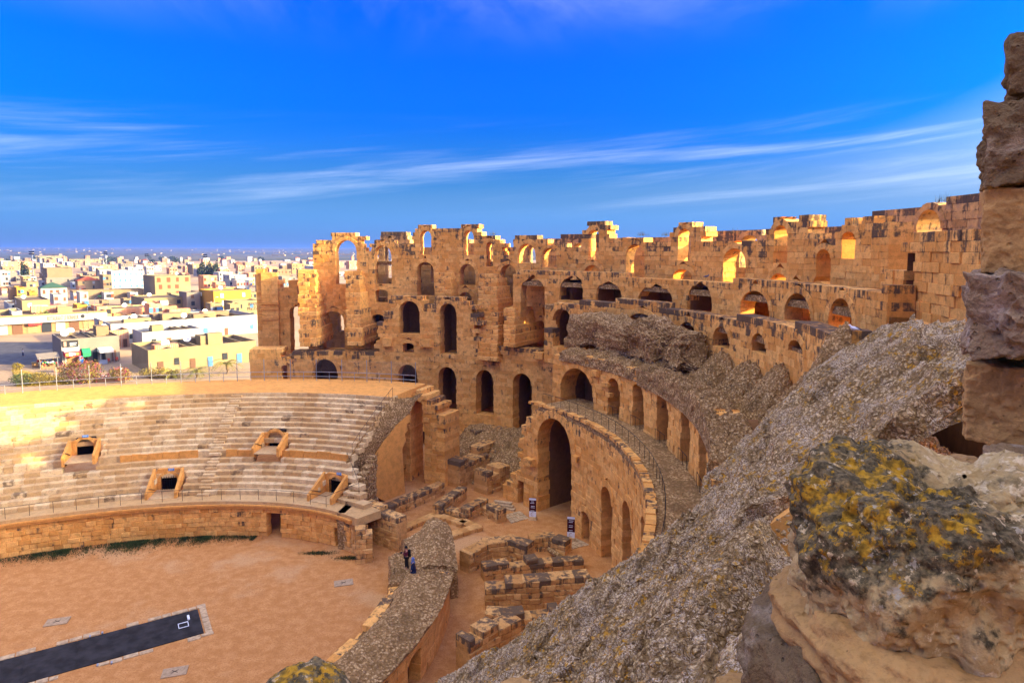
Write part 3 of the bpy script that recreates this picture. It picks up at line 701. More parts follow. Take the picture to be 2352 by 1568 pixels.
# ================================================================ rubble slopes (bare cores of the fallen seating vaults)
def phi_s(d, ph): return None
def polar(ph, d):
    u = (A0 - d) * np.cos(ph); v = (B0 - d) * np.sin(ph)
    return CEN[0] + u * AXU[0] + v * AXV[0], CEN[1] + u * AXU[1] + v * AXV[1]
def grid_faces(n, m):
    i = np.arange(n - 1)[:, None] * m + np.arange(m - 1)[None]; i = i.ravel()
    return np.stack([i, i + 1, i + m + 1, i + m], 1)
def field(name, parent, ph0, ph1, d0, d1, zf, mat, step=.05, skirt=None, amp=.10, radial=1.0, seed=0, warp=.0):
    """rubble height field on the oval: zf(phi_deg, d) gives the smooth surface"""
    L = abs(ph1 - ph0) * np.pi / 180 * 44; n = int(L / step) + 2; m = int(abs(d1 - d0) / step) + 2
    ph = np.linspace(ph0, ph1, n)[:, None] + np.zeros((1, m)); d = np.linspace(d0, d1, m)[None] + np.zeros((n, 1))
    ph, d = ph.ravel(), d.ravel(); w = d
    if warp:
        q = np.stack([ph * .5, d * .5, 0 * d], 1); ph = ph + warp * fbm(q, 1, 3, seed + 5); w = d + warp * .5 * fbm(q, 1, 3, seed + 9)
    z = zf(ph, w); x, y = polar(np.radians(ph), w)
    a = ph * .78; Pn = np.stack([a * 1.0, w * radial, 0 * a], 1)
    big = fbm(Pn, .55, 3, seed + 1); mid = fbm(Pn, 2.6, 3, seed + 2); fine = fbm(np.stack([x, y, z], 1), 9, 2, seed + 3)
    peb = np.abs(fbm(np.stack([x, y, z], 1), 5.0, 2, seed + 4))
    z = z + amp * (1.6 * big + 1.1 * mid + .7 * fine - .9 * peb)
    if radial < .6: rd = np.abs(fbm(np.stack([a * .8, w * .13, 0 * a], 1), 1, 3, seed + 8)); z = z + .62 * rd - .2 + .30 * sm(fbm(np.stack([a * .35, w * .6, 0 * a], 1), 1, 3, seed + 12), .0, .12)     # worn ribs and ledges
    V = np.stack([x, y, z], 1); Fc = grid_faces(n, m)
    if skirt is not None:
        ring = np.concatenate([np.arange(m), np.arange(1, n) * m + m - 1, (n - 1) * m + np.arange(m - 2, -1, -1), np.arange(n - 2, 0, -1) * m])
        k = len(ring); rows = 4; cur = ring; base = len(V); VV = [V]
        for r in range(1, rows + 1):
            f = r / rows; P = V[ring].copy(); zz = skirt if not callable(skirt) else skirt(ph[ring], w[ring])
            P[:, 2] = P[:, 2] * (1 - f) + zz * f
            if r < rows: P += (fbm(P, 1.7, 3, seed + 7)[:, None]) * np.array([.12, .12, .05])
            VV.append(P); nxt = base + (r - 1) * k + np.arange(k)
            Fc = np.concatenate([Fc, np.stack([cur, np.roll(cur, -1), np.roll(nxt, -1), nxt], 1)]); cur = nxt
        V = np.concatenate(VV)
    return mesh(name, V, Fc, mat, parent, smooth=False)
def blob(name, parent, c, r, mat, disp, nu=260, nv=150, attr=None, rz=0, smooth=True, sup=1.0):
    """displaced ellipsoid / rounded block: sup<1 makes it boxier"""
    th = np.linspace(0, 2 * np.pi, nu, endpoint=False)[:, None] + np.zeros((1, nv)); ph = np.linspace(1e-3, np.pi - 1e-3, nv)[None] + np.zeros((nu, 1))
    f = lambda v: np.sign(v) * np.abs(v) ** sup
    X = f(np.sin(ph)) * f(np.cos(th)); Y = f(np.sin(ph)) * f(np.sin(th)); Z = f(np.cos(ph))
    U = np.stack([X, Y, Z], -1).reshape(-1, 3); Nn = U / np.linalg.norm(U, axis=1, keepdims=True)
    P = U * np.array(r); 
    co, si = math.cos(rz), math.sin(rz); Rm = np.array([[co, -si, 0], [si, co, 0], [0, 0, 1]])
    P = P @ Rm.T + np.array(c); Nn = Nn @ Rm.T
    P = P + Nn * disp(P, Nn)[:, None]
    i = np.arange(nu); Fc = []
    a = (i[:, None] * nv + np.arange(nv - 1)[None]); b = (((i + 1) % nu)[:, None] * nv + np.arange(nv - 1)[None])
    Fc = np.stack([a, a + 1, b + 1, b], -1).reshape(-1, 4)
    o = mesh(name, P, Fc, mat, parent, smooth=smooth)
    if attr is not None:
        at = o.data.attributes.new('lich', 'FLOAT', 'POINT'); at.data.foreach_set('value', attr(P, Nn).astype(np.float32))
    return o
def block(name, parent, lo, hi, mat, amp=.02, seed=0, n=70, lich=None, rz=0.0, rounding=.014):
    c = (np.array(lo) + np.array(hi)) / 2; r = (np.array(hi) - np.array(lo)) / 2; V = []; Fc = []
    for ax in range(3):
        for sg in (-1, 1):
            a, b = [k for k in range(3) if k != ax]; g = np.linspace(-1, 1, n); A, B = np.meshgrid(g, g, indexing='ij')
            U = np.zeros((n * n, 3)); U[:, ax] = sg; U[:, a] = A.ravel(); U[:, b] = B.ravel()
            base = sum(len(v) for v in V); f = grid_faces(n, n) + base; 
            if (sg > 0) ^ (ax == 1): f = f[:, ::-1]
            V.append(U); Fc.append(f)
    U = np.concatenate(V); Fc = np.concatenate(Fc); P = U * r
    q = np.clip(np.abs(P) - (r - rounding), 0, None) * np.sign(P); l = np.linalg.norm(q, axis=1, keepdims=True); core = np.clip(P, -(r - rounding), r - rounding)
    P = np.where(l > 1e-9, core + q / np.maximum(l, 1e-9) * np.minimum(l, rounding), P)
    Nn = U / np.linalg.norm(U, axis=1, keepdims=True)
    co, si = math.cos(rz), math.sin(rz); Rm = np.array([[co, -si, 0], [si, co, 0], [0, 0, 1]]); P = P @ Rm.T + c; Nn = Nn @ Rm.T
    d = amp * (.8 * fbm(P, 2.2, 3, seed) + .9 * fbm(P, 8, 3, seed + 3) + .35 * fbm(P, 30, 2, seed + 6) - .9 * np.abs(fbm(P, 11, 2, seed + 9)))
    o = mesh(name, P + Nn * d[:, None], Fc, mat, parent, smooth=False)
    if lich is not None:
        at = o.data.attributes.new('lich', 'FLOAT', 'POINT'); at.data.foreach_set('value', np.full(len(P), lich, np.float32))
    return o
def sm(x, a, b):
    t = np.clip((x - a) / (b - a), 0, 1); return t * t * (3 - 2 * t)
slopez = lambda d: 12 + (24 - d) * .89
def slope():
    t = thing('rubble_slope', 'broad grey rubble slope speckled with lichen falling to the arena on the right', 'ruin', (4, 16, 14))
    def zf(ph, d):
        z = slopez(d) - .25
        z = z - .8 * np.exp(-((ph + 48) / .8) ** 2) * sm(d, 20, 22)            # worn broken edge
        # hollow under the vault slab, with a level floor
        cave = sm(ph, -58.6, -57.2) * (1 - sm(d, 16.2, 16.9)); z = np.where(cave > 0, z * (1 - cave) + 17.6 * cave, z)
        pit = sm(-ph, 56.6, 57.6) * (1 - sm(-ph, 65, 69)) * (1 - sm(d, 15.6, 17.2)); z = z - 2.3 * pit
        # gutter steps running down the slope
        z = z - .30 * np.exp(-((ph + 63.5 + .25 * (d - 15)) / .45) ** 2) - .35 * sm(-ph, 66.0, 66.5) * (1 - sm(d, 20, 24)) - .5 * sm(-ph, 73, 73.6)
        z = z + .35 * np.exp(-((ph + 60.5 + .1 * (d - 16)) / 1.2) ** 2)
        return z
    field('slope_core', t, -47.9, -84, 10.6, 33, zf, 'rubble_slope', step=.052, skirt=lambda p, d: np.full_like(p, 0.0), amp=.11, radial=.45, seed=3)
    field('slope_shoulder', t, -41.8, -48.1, 10.6, 20.4, zf, 'rubble_slope', step=.06, skirt=lambda p, d: np.full_like(p, 11.0), amp=.11, radial=.45, seed=3)
    # vault slab that still spans the hollow
    t2 = thing('vault_slab', 'thick sloping vault slab with a dark hollow under its broken near edge', 'ruin', (12, 25, 18))
    def za(ph, d):
        dd = 12.6 + np.maximum(d - 12.6, 0) - .35 * np.maximum(12.6 - d, 0); z = slopez(dd) + .25 + .10 * np.cos((ph + 49.5) * .75) - .5 * sm(ph, -44.0, -41.6)
        for c, k, w_, lo, hi in ((-51.2, .12, .34, 11.9, 14.6), (-53.6, .08, .28, 14.2, 16.6), (-47.2, .1, .22, 13.0, 16.0)):
            e = ph - c - k * (d - 12); z = z - .95 * np.exp(-(e / w_) ** 2) * sm(d, lo, lo + .3) * (1 - sm(d, hi - .3, hi)) - .28 * sm(-e, 0, .25) * sm(d, lo - .6, lo) * (1 - sm(d, hi, hi + .8))
        return z
    field('slab_top', t2, -41.6, -57.0, 10.9, 17.6, za, 'rubble_slope', step=.055, skirt=lambda p, d: slopez(d) - 1.05 - .5 * np.exp(-((d - 11) / 1.2) ** 2), amp=.07, radial=.4, seed=23, warp=.12)
    ph = np.radians(np.linspace(-41.7, -56.9, 40)); dd = np.linspace(10.95, 17.5, 12)
    V = []
    for p in ph:
        for q in dd: x, y = polar(p, q); V.append((x, y, slopez(q) - .85))
    mesh('slab_soffit', V, grid_faces(40, 12), 'plaster', t2)
    m = MB()
    for p, q0, q1, h in ((-57.6, 15.0, 16.9, None),):
        x0, y0 = polar(R(p), q0); x1, y1 = polar(R(p), q1); x2, y2 = polar(R(p + 1.3), q1); x3, y3 = polar(R(p + 1.3), q0)
        zt = slopez(q0) - .55
        m = MB(); m.add([(x0, y0, 16.5), (x1, y1, 16.5), (x2, y2, 16.5), (x3, y3, 16.5), (x0, y0, zt), (x1, y1, slopez(q1) - .6), (x2, y2, slopez(q1) - .6), (x3, y3, zt)],
                       [(0, 1, 5, 4), (1, 2, 6, 5), (2, 3, 7, 6), (3, 0, 4, 7), (4, 5, 6, 7)])
        m.build('vault_pier', 'plaster', t2)
slope()
# humps of radial vaults between the walkway arcade and the lower vault wall
def humps():
    t = thing('vault_hump_ridge', 'row of humped rubble vault backs above the walkway arcade', 'ruin', (14, 48, 15))
    def zf(ph, d):
        z = 15.9 - .04 * (20 - d) + .35 * sm(d, 17.4, 17.9)                       # crest of the arcade wall
        z = z - .9 * np.exp(-((d - 17.2) / .42) ** 2)                             # gutter
        for c, w, h in ((-17.2, 2.7, 1.9), (-22.8, 2.6, 2.3), (-28.6, 2.7, 2.7), (-34.2, 2.7, 3.2), (-39.5, 2.6, 3.8)):
            cc = c - .25 * (d - 14); r = np.clip(1 - ((ph - cc) / w) ** 2, 0, None) ** .6
            z = z + r * h * (1 - sm(d, 13.6, 17.0)) ** .8
        z = z + (slopez(d) - 16) * sm(-ph, 37.5, 41.5) * (1 - sm(d, 16.5, 17.5)) * .8
        return z
    field('hump_core', t, -12.5, -44.5, 13.7, 20.25, zf, 'rubble', step=.085, skirt=lambda p, d: np.where(d > 19, 14.6, 13.0), amp=.19, seed=41)
    def crest(ph, d): return 16.15 - .25 * np.abs(d - 18.6) + .1 * np.sin(ph * 2)
    t2 = thing('arcade_crest', 'rubble crest along the top of the narrow arched walkway wall', 'ruin', (8, 58, 16))
    field('crest_core', t2, 5.2, -13.0, 18.0, 20.15, crest, 'rubble', step=.085, skirt=lambda p, d: np.full_like(p, 14.8), amp=.10, seed=52)
    # the thick rubble block with ragged holes
    P = Ring(17.2); a = P.pix(1290, 800)[0]; b = P.pix(1562, 800)[0]
    top = prof([P.pix(x, y) for x, y in ((1288, 790), (1300, 760), (1318, 735), (1360, 728), (1440, 735), (1520, 738), (1545, 745), (1562, 760))])
    ops = [opx(P, lambda x, y: (x, y), 1326, 1385, 768, 812, vous=False, rise=1.2), opx(P, lambda x, y: (x, y), 1432, 1452, 796, 820, vous=False)]
    t3 = thing('rubble_vault_block', 'bulky rubble vault block with a ragged cave mouth above the walkway', 'ruin', base_of(P, a, 16))
    pa = base_of(P, a, 17.2); pb = base_of(P, b, 17.2); c = (pa + pb) / 2; L = np.linalg.norm(pb - pa) / 2; rz = math.atan2(pb[1] - pa[1], pb[0] - pa[0]); out = np.array([-math.sin(rz), math.cos(rz), 0]); 
    holes = [(P.pts(np.array([P.pix(x, y)[0]]), np.array([P.pix(x, y)[1]]), np.zeros(1))[0], r, k) for x, y, r, k in ((1360, 795, 1.1, 1.9), (1345, 808, .9, 1.5), (1442, 812, .5, 1.0), (1500, 770, .8, .35))]
    def disp(Q, N):
        d = .75 * fbm(Q, .38, 3, 61) + .34 * fbm(Q, 1.1, 3, 63) + .12 * fbm(Q, 4.5, 3, 65) - .25 * np.abs(fbm(Q, 1.9, 2, 67))
        for h, r, k in holes: d = d - k * np.exp(-(np.linalg.norm((Q - h) * np.array([1, .5, 1]), axis=1) / r) ** 4)
        return d
    blob('block_core', t3, c + out * 1.5 + np.array([0, 0, .1]), (L - .1, 1.9, 2.0), 'rubble', disp, 420, 150, rz=rz, sup=.42, smooth=False)
humps()
# ================================================================ low ruins on the floor
e3 = crop(1800, 1950, 1.96); e4 = crop(1000, 1950, 2.0078); c1 = lambda x, y: (x, y)
def ruin(label, c, pts, T, Hs, z0=0.0, h=.42, L=(.5, 1.0), soot=.75, seed=1, name='ruined_wall', mat='ruin_stone', ns=60, sd=.5):
    if name == 'ruined_wall': T = T * 1.25; Hs = [v * 1.25 for v in Hs] if isinstance(Hs, (list, tuple)) else Hs * 1.25
    P = [at_z(*c(x, y), z0) for x, y in pts]
    t = thing(name, label, 'ruin', P[0])
    for i in range(len(P) - 1):
        ln = Line(P[i], P[i + 1]); 
        if ln.n[1] > 0: ln = Line(P[i + 1], P[i])       # front faces the camera
        rg = random.Random(seed + i); H0 = Hs[i] if isinstance(Hs, (list, tuple)) else Hs
        pr = [(s, z0 + H0 * (1 + rg.uniform(-.16, .1))) for s in np.arange(-1, ln.L + 2, 1.1)]
        e = T * .42 if len(P) > 2 else 0
        B = masonry(ln, -e, ln.L + e, prof(pr), z0 - .05, [], h=h * (1 + .02 * i), L=L, soot=soot, sootdepth=sd, seed=seed + i, rough=.06)
        S = []
        class Off:                                       # wall centred on its line
            def pts(self, S, Z, N): return ln.pts(S, Z, np.asarray(N) + T / 2)
        lay(t, Off(), B, T, mat, ns, bev=.06, jit=.035)
    return t
c1 = lambda x, y: (x, y)
ruin('tall zigzag ruin in the middle of the sandy floor, nearest the cone of rubble', e3, [(150, 640), (300, 560), (470, 540), (590, 575)], .95, [1.35, 1.45, 1.3], seed=101)
ruin('long low wall with stepped left end running right from the zigzag ruin', e3, [(290, 705), (640, 650), (1000, 620)], .75, [.85, .6], seed=102)
ruin('stubby broken wall at the foot of the narrow doorway by the info board', e3, [(660, 480), (780, 470), (890, 505)], .9, [1.0, .8], seed=103)
ruin('long soot topped wall running into the rubble slope', e3, [(330, 930), (640, 915), (1030, 880)], 1.0, [1.6, 1.6], seed=104, sd=.4)
ruin('lower ledge wall in front of the long soot topped wall', e3, [(330, 1085), (440, 1095), (800, 1060)], .8, [1.1, .8], seed=105)
ruin('dark broken corner block standing at the bottom edge of the rubble slope', e3, [(150, 1440), (290, 1350), (470, 1260)], 1.0, [2.0, 1.7], seed=106)
ruin('stepped low wall running up from the retaining wall to the ramp', c7, [(1130, 1190), (1380, 1080), (1540, 1010)], .8, [.9, 1.1], seed=107)
ruin('knee high kerb of stones along the left of the floor enclosure', c7, [(1265, 1300), (1510, 1195), (1720, 1265)], .7, [.38, .38], seed=108, soot=.2)
ruin('flat kerb of pale stones closing the floor enclosure on the right', c7, [(1600, 1375), (1840, 1300), (1750, 1260)], .8, [.45, .4], seed=109, soot=.2)
ruin('crooked ruin with a forked corner beside the three steps', c7, [(1540, 1185), (1620, 1120), (1720, 1050)], .8, [.9, .95], seed=110)
ruin('L shaped ruin with white flecked top left of the three steps', c7, [(1640, 1190), (1760, 1215), (1890, 1145), (2030, 1225)], .85, [.7, .95, .9], seed=111)
ruin('massive square ended block wall below the debris ramp', c7, [(1690, 930), (1860, 850), (2040, 790)], 1.6, [2.1, 1.9], seed=112, h=.5)
ruin('pair of dark topped blocks left of the stepped end of the great arch', c7, [(1880, 1000), (2060, 930)], 1.6, 2.0, seed=113, h=.5)
ruin('second row of stepped blocks higher on the debris ramp', c8, [(20, 830), (150, 770), (250, 720)], 1.2, [1.8, 1.7], z0=1.2, seed=114)
ruin('curved upper course of blocks at the head of the debris ramp', c8, [(10, 660), (120, 640), (230, 650)], 1.0, [1.0, 1.0], z0=2.6, seed=115)
ruin('block course ending beside the dark low vault under the front wall', c8, [(60, 700), (250, 690)], 1.0, 1.3, z0=2.0, seed=119)
ruin('retaining wall dropping from the seating stand to the arena gap', c7, [(900, 1330), (1060, 1390), (1210, 1450)], .9, [2.6, 2.5], seed=116, soot=.6, sd=.6)
# end pier of the podium wall
ruin('square end pier of the podium wall beside the arena gap', c7, [(860, 1555), (1000, 1540)], 1.1, 2.9, seed=117, soot=.35, name='podium_end_pier')
ruin('low stub joining the podium wall to its square end pier', c7, [(800, 1440), (930, 1500)], .9, 2.75, seed=118, soot=.35, name='podium_stub')
# debris ramp up to the front wall
def ramp():
    t = thing('debris_ramp', 'ramp of earth and rubble rising to the foot of the front wall', 'ruin', (0, 72, 0))
    def zf(ph, d): return 4.3 * (1 - sm(d, 13.5, 23.5)) - .25 - 4.4 * sm(-ph, -13.8, -12.8) * 0 - 3.4 * (1 - sm(ph, 8.0, 10.5)) * sm(d, 17, 19.5)
    field('ramp_core', t, 27.5, 3.5, 11.8, 24.8, zf, 'rubble', step=.11, amp=.13, seed=81)
ramp()
# the near podium wall: curved, with a rubble back and a doorway on its outer side
def near_podium():
    P = Ring(41.2); Q = Ring(36.9)
    t = thing('near_podium_wall', 'curved podium wall with a broad rubble back curving along the near arena edge', 'wall', (-7, 42, 0))
    a = P.s_of(R(-8.5)); b = P.s_of(R(-95))
    rg = random.Random(5); pr = [(s, 2.6 + rg.uniform(-.7, .25)) for s in np.arange(b - 1, a + 2, .9)]
    B = masonry(P, b, a, prof(pr), 0, [], h=.44, L=(.5, 1.0), soot=.4, seed=131, rough=.07); lay(t, P, B, .8, 'ashlar', 120)
    q0 = Q.s_of(R(-21)); q1 = Q.s_of(R(-95)); d0 = Q.pix(*e4(1270, 1500), far=False)[0]; d1 = Q.pix(*e4(1372, 1450), far=False)[0]
    class Out:
        def pts(self, S, Z, N): return Q.pts(S, Z, -np.asarray(N))
    B = masonry(Out(), q1, q0, prof([(q1 - 1, 3.2), (q0 + 1, 3.2)]), 0, [Op(min(d0, d1), max(d0, d1), 2.15, -1, rise=.35, vt=.3)], h=.5, L=(.7, 1.3), soot=.15, seed=132, rough=.02)
    lay(t, Out(), B, .8, 'plaster', 120, bev=.025)
    def zf(ph, d): return 3.12 + .30 * np.sin(np.clip((d - 36.7) / 3.9, 0, 1) * 3.0) - .9 * sm(d, 39.6, 40.9) - .35 * sm(ph, -22.5, -20.5)
    field('rubble_back', t, -19.5, -95, 36.6, 41.0, zf, 'rubble', step=.075, amp=.06, skirt=lambda p, d: np.where(d < 38, 3.0, 1.6), seed=91)
    t2 = thing('rubble_cone', 'wedge of pale rubble vaulting rising beside the two visitors', 'ruin', (-6, 50, 0))
    def zc(ph, d):
        k = sm(ph, -17.5, -4.0); w = np.clip((d - 36.4) / (2.0 + 2.0 * (1 - k)), 0, 1)
        return 2.3 + 1.5 * sm(ph, -17.0, -8.0) * (1 - .6 * sm(d, 37.2, 39.9)) * (1 - .5 * sm(ph, -5.5, -3.2)) + .5 * np.sin(w * 3.1)
    field('cone_core', t2, -3.6, -17.3, 36.3, 39.9, zc, 'rubble', step=.07, amp=.05, skirt=lambda p, d: np.where((p < -16.6) & (d > 36.9), 2.2, 0.0), seed=95)
    def zb(ph, d): return 2.45 - .25 * np.abs(d - 40.6) + 0 * ph
    field('ledge_core', t2, -7.5, -20.5, 39.5, 41.3, zb, 'rubble', step=.07, amp=.08, skirt=0.0, seed=96)
near_podium()
# ================================================================ seating stand: cut end, entrances, rails
def arch_panel(name, parent, c, tx, ty, W, z0, z1, w, zt, mat, th=.25, n=14, zb=None):
    """wall panel with an arched hole; c = foot centre, (tx,ty) along the wall"""
    zb = z0 if zb is None else zb; zs = zt - w; V = []; Fc = []
    inn = [(-w, zb), (-w, zs)] + [(-w * math.cos(math.pi * k / n), zs + w * math.sin(math.pi * k / n)) for k in range(1, n)] + [(w, zs), (w, zb)]
    out = []
    for (a, z) in inn:
        if z <= zs: out.append((math.copysign(W, a), z))
        else:
            k = max(abs(a) / W, (z - zs) / (z1 - zs)); out.append((a / k, zs + (z - zs) / k))
    m = len(inn); nx, ny = -ty, tx
    for off in (0, th):
        for L in (inn, out):
            for a, z in L: V.append((c[0] + tx * a + nx * off, c[1] + ty * a + ny * off, z))
    for i in range(m - 1):
        Fc += [(i, i + 1, m + i + 1, m + i), (2 * m + i, 3 * m + i, 3 * m + i + 1, 2 * m + i + 1), (i, 2 * m + i, 2 * m + i + 1, i + 1), (m + i, m + i + 1, 3 * m + i + 1, 3 * m + i)]
    return mesh(name, V, Fc, mat, parent)
plain('metal_black', (.012, .012, .014), .45, .6); plain('metal_grey', (.30, .33, .38), .4, .8)
plain('sign_white', (.75, .77, .78), .5); plain('sign_blue', (.05, .2, .45), .5); plain('dark_hole', (.02, .012, .008), .9)  # dark_hole paints the shade inside openings as near-black
def text(name, body, loc, tx, size, mat, parent=None, up=(0, 0, 1), extrude=.01, align='CENTER'):
    cu = bpy.data.curves.new(name, 'FONT'); cu.body = body; cu.size = size; cu.align_x = align; cu.align_y = 'CENTER'; cu.extrude = extrude
    o0 = bpy.data.objects.new(name + '_tmp', cu); COL.objects.link(o0)
    dg = bpy.context.evaluated_depsgraph_get(); me = bpy.data.meshes.new_from_object(o0.evaluated_get(dg)); bpy.data.objects.remove(o0)
    X = Vector((tx[0], tx[1], 0)).normalized(); U = Vector(up).normalized(); N = X.cross(U)
    M = Matrix(((X.x, U.x, N.x), (X.y, U.y, N.y), (X.z, U.z, N.z)))
    off = Vector(tuple(map(float, loc))) - (Vector(tuple(WORLDLOC(parent))) if parent else Vector((0, 0, 0)))
    for v in me.vertices: v.co = M @ v.co + off
    me.materials.clear(); me.materials.append(MAT[mat]); o = bpy.data.objects.new(name, me); return link(o, parent)
VOMS = []
def vomitory(phi, df, zf, label, sign, gate=False):
    W = 1.12; dp = 2.5; ring = Ring(df); s = ring.s_of(R(phi)); c = ring.pts(np.array([s]), np.array([zf]), np.array([.1]))[0]
    q = ring.pts(np.array([s + .1, s - .1]), np.zeros(2), np.zeros(2)); tx, ty = (q[1] - q[0])[:2] / np.linalg.norm(q[1] - q[0]); nx, ny = -ty, tx   # t to the right seen from the arena, n outward
    zk = float(np.interp(df - dp, [r[0] for r in ROWS][::-1], [r[1] for r in ROWS][::-1])) + .25
    t = thing('stand_entrance', label, 'entrance', c, group='entrances cut into the seating stand')
    for sg in (-1, 1):
        V = []
        for off in (0, .24 * sg):
            for dd, z in ((0, zf - .3), (dp, zf - .3), (dp, zk + .18), (0, zf + .55)):
                V.append((c[0] + tx * (sg * W + off) + nx * dd, c[1] + ty * (sg * W + off) + ny * dd, z))
        mesh('side_wall', V, [(0, 1, 2, 3), (7, 6, 5, 4), (0, 4, 5, 1), (1, 5, 6, 2), (2, 6, 7, 3), (3, 7, 4, 0)], 'plaster', t)
    cb = (c[0] + nx * dp, c[1] + ny * dp)
    arch_panel('back_wall', t, cb, tx, ty, W, zf - .3, zk + .12, .72, zf + 1.55, 'plaster', th=.3, zb=zf - .3)
    for k in range(9):
        a0, a1 = math.pi * k / 9, math.pi * (k + 1) / 9; V = []
        for a, r in ((a0, .73), (a0, 1.0), (a1, 1.0), (a1, .73)): V.append((-r * math.cos(a), zf + .83 + r * math.sin(a)))
        m = MB(); m.ca = (random.random(), 0, 0, 1)
        m.add([(cb[0] + tx * a - nx * e, cb[1] + ty * a - ny * e, z) for e in (.05, -.02) for a, z in V], [(0, 1, 2, 3), (7, 6, 5, 4), (0, 4, 5, 1), (1, 5, 6, 2), (2, 6, 7, 3), (3, 7, 4, 0)]).build('voussoir', 'ashlar', t)
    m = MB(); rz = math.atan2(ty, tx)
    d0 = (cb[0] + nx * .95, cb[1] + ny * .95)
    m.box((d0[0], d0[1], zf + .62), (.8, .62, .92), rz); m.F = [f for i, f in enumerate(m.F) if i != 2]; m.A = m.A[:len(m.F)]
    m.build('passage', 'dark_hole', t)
    fl = MB().box((c[0] + nx * dp / 2, c[1] + ny * dp / 2, zf - .02), (W, dp / 2, .05), rz); fl.build('floor_slab', 'seat_stone', t)
    if gate:
        m = MB()
        for k in range(7): x = -.63 + .21 * k; m.box((cb[0] + tx * x - nx * .08, cb[1] + ty * x - ny * .08, zf + .65), (.02, .02, .65), rz)
        for z in (.3, .9): m.box((cb[0] - nx * .08, cb[1] - ny * .08, zf + z), (.66, .015, .02), rz)
        m.build('gate', 'metal_black', t)
    h = MB(); e0 = -W + .06
    h.tube([(c[0] + tx * e0 + nx * .2, c[1] + ty * e0 + ny * .2, zf + .95), (c[0] + tx * e0 + nx * 1.7, c[1] + ty * e0 + ny * 1.7, zf + .3)], .03).build('handrail', 'metal_black', t)
    if sign:
        sx, sz = sign; p = (cb[0] + tx * sx - nx * .10, cb[1] + ty * sx - ny * .10)
        sg = thing('exit_sign', 'small EXIT plate on the ' + label.replace('plastered ', '').replace('entrance in', 'entrance of'), 'sign', (p[0], p[1], zf + sz), group='exit plates in the stand')
        MB().box((p[0], p[1], zf + sz), (.26, .02, .12), rz).build('plate', 'sign_blue', sg)
        text('lettering', 'EXIT', (p[0] - nx * .025, p[1] - ny * .025, zf + sz), (tx, ty), .19, 'sign_white', sg, extrude=.004)
    VOMS.append((phi, df, W + .24))
vomitory(71.1, 36.6, 6.25, 'plastered upper entrance in the left half of the seating', (.1, 1.85))
vomitory(42.5, 36.8, 6.25, 'plastered upper entrance in the right half of the seating', None)
vomitory(56.9, 40.35, 3.32, 'plastered lower entrance in the left of the podium walk', (.25, 1.95), True)
vomitory(24.6, 40.6, 3.32, 'plastered lower entrance in the cut end of the podium walk', (.45, 1.95), True)
# aisle of half steps and the plastered parapet slabs between the two banks of tiers
def aisle():
    for k in range(len(ROWS)):
        r = Ring(ROWS[k][0]); z = ROWS[k][1]; x = np.interp(k, [0, 17], [468, 545]); y = np.interp(k, [0, 5, 6, 17], [1125, 1050, 1030, 908]); sc = r.pix(x, y)[0]; h = .2
        V1 = r.pts(np.array([sc - .55, sc + .55, sc + .55, sc - .55]), np.full(4, z - .42), np.array([.34, .34, -.05, -.05])); V2 = V1.copy(); V2[:, 2] = z - .19
        m = MB(); m.ca = (random.random(), random.uniform(-.2, .2), 0, 1); m.add(list(V1) + list(V2), [(3, 2, 1, 0), (4, 5, 6, 7), (0, 1, 5, 4), (1, 2, 6, 5), (2, 3, 7, 6), (3, 0, 4, 7)]).build('aisle_step', 'seat_stone', SEAT)
    r = Ring(ROWS[6][0]); z = ROWS[6][1]
    for x0, x1 in ((275, 455), (520, 590), (640, 800)):
        s0_, s1_ = r.pix(x1, 1035)[0], r.pix(x0, 1035)[0]; s = s0_
        while s < s1_ - .5:
            L = random.uniform(1.3, 2.0); e = min(s + L - .04, s1_); h0, h1 = z + random.uniform(-.02, .12), z + random.uniform(-.02, .12)
            V = np.concatenate([r.pts(np.array([s, e]), np.full(2, z - .95), np.array([.10, .10])), r.pts(np.array([s, e]), np.array([h0, h1]), np.array([.10, .10])), r.pts(np.array([s, e]), np.full(2, z - .95), np.array([-.02, -.02])), r.pts(np.array([s, e]), np.array([h0, h1]), np.array([-.02, -.02]))])
            mesh('parapet_slab', V, [(0, 1, 3, 2), (5, 4, 6, 7), (2, 3, 7, 6), (0, 2, 6, 4), (1, 5, 7, 3)], 'plaster', SEAT); s += L
aisle()
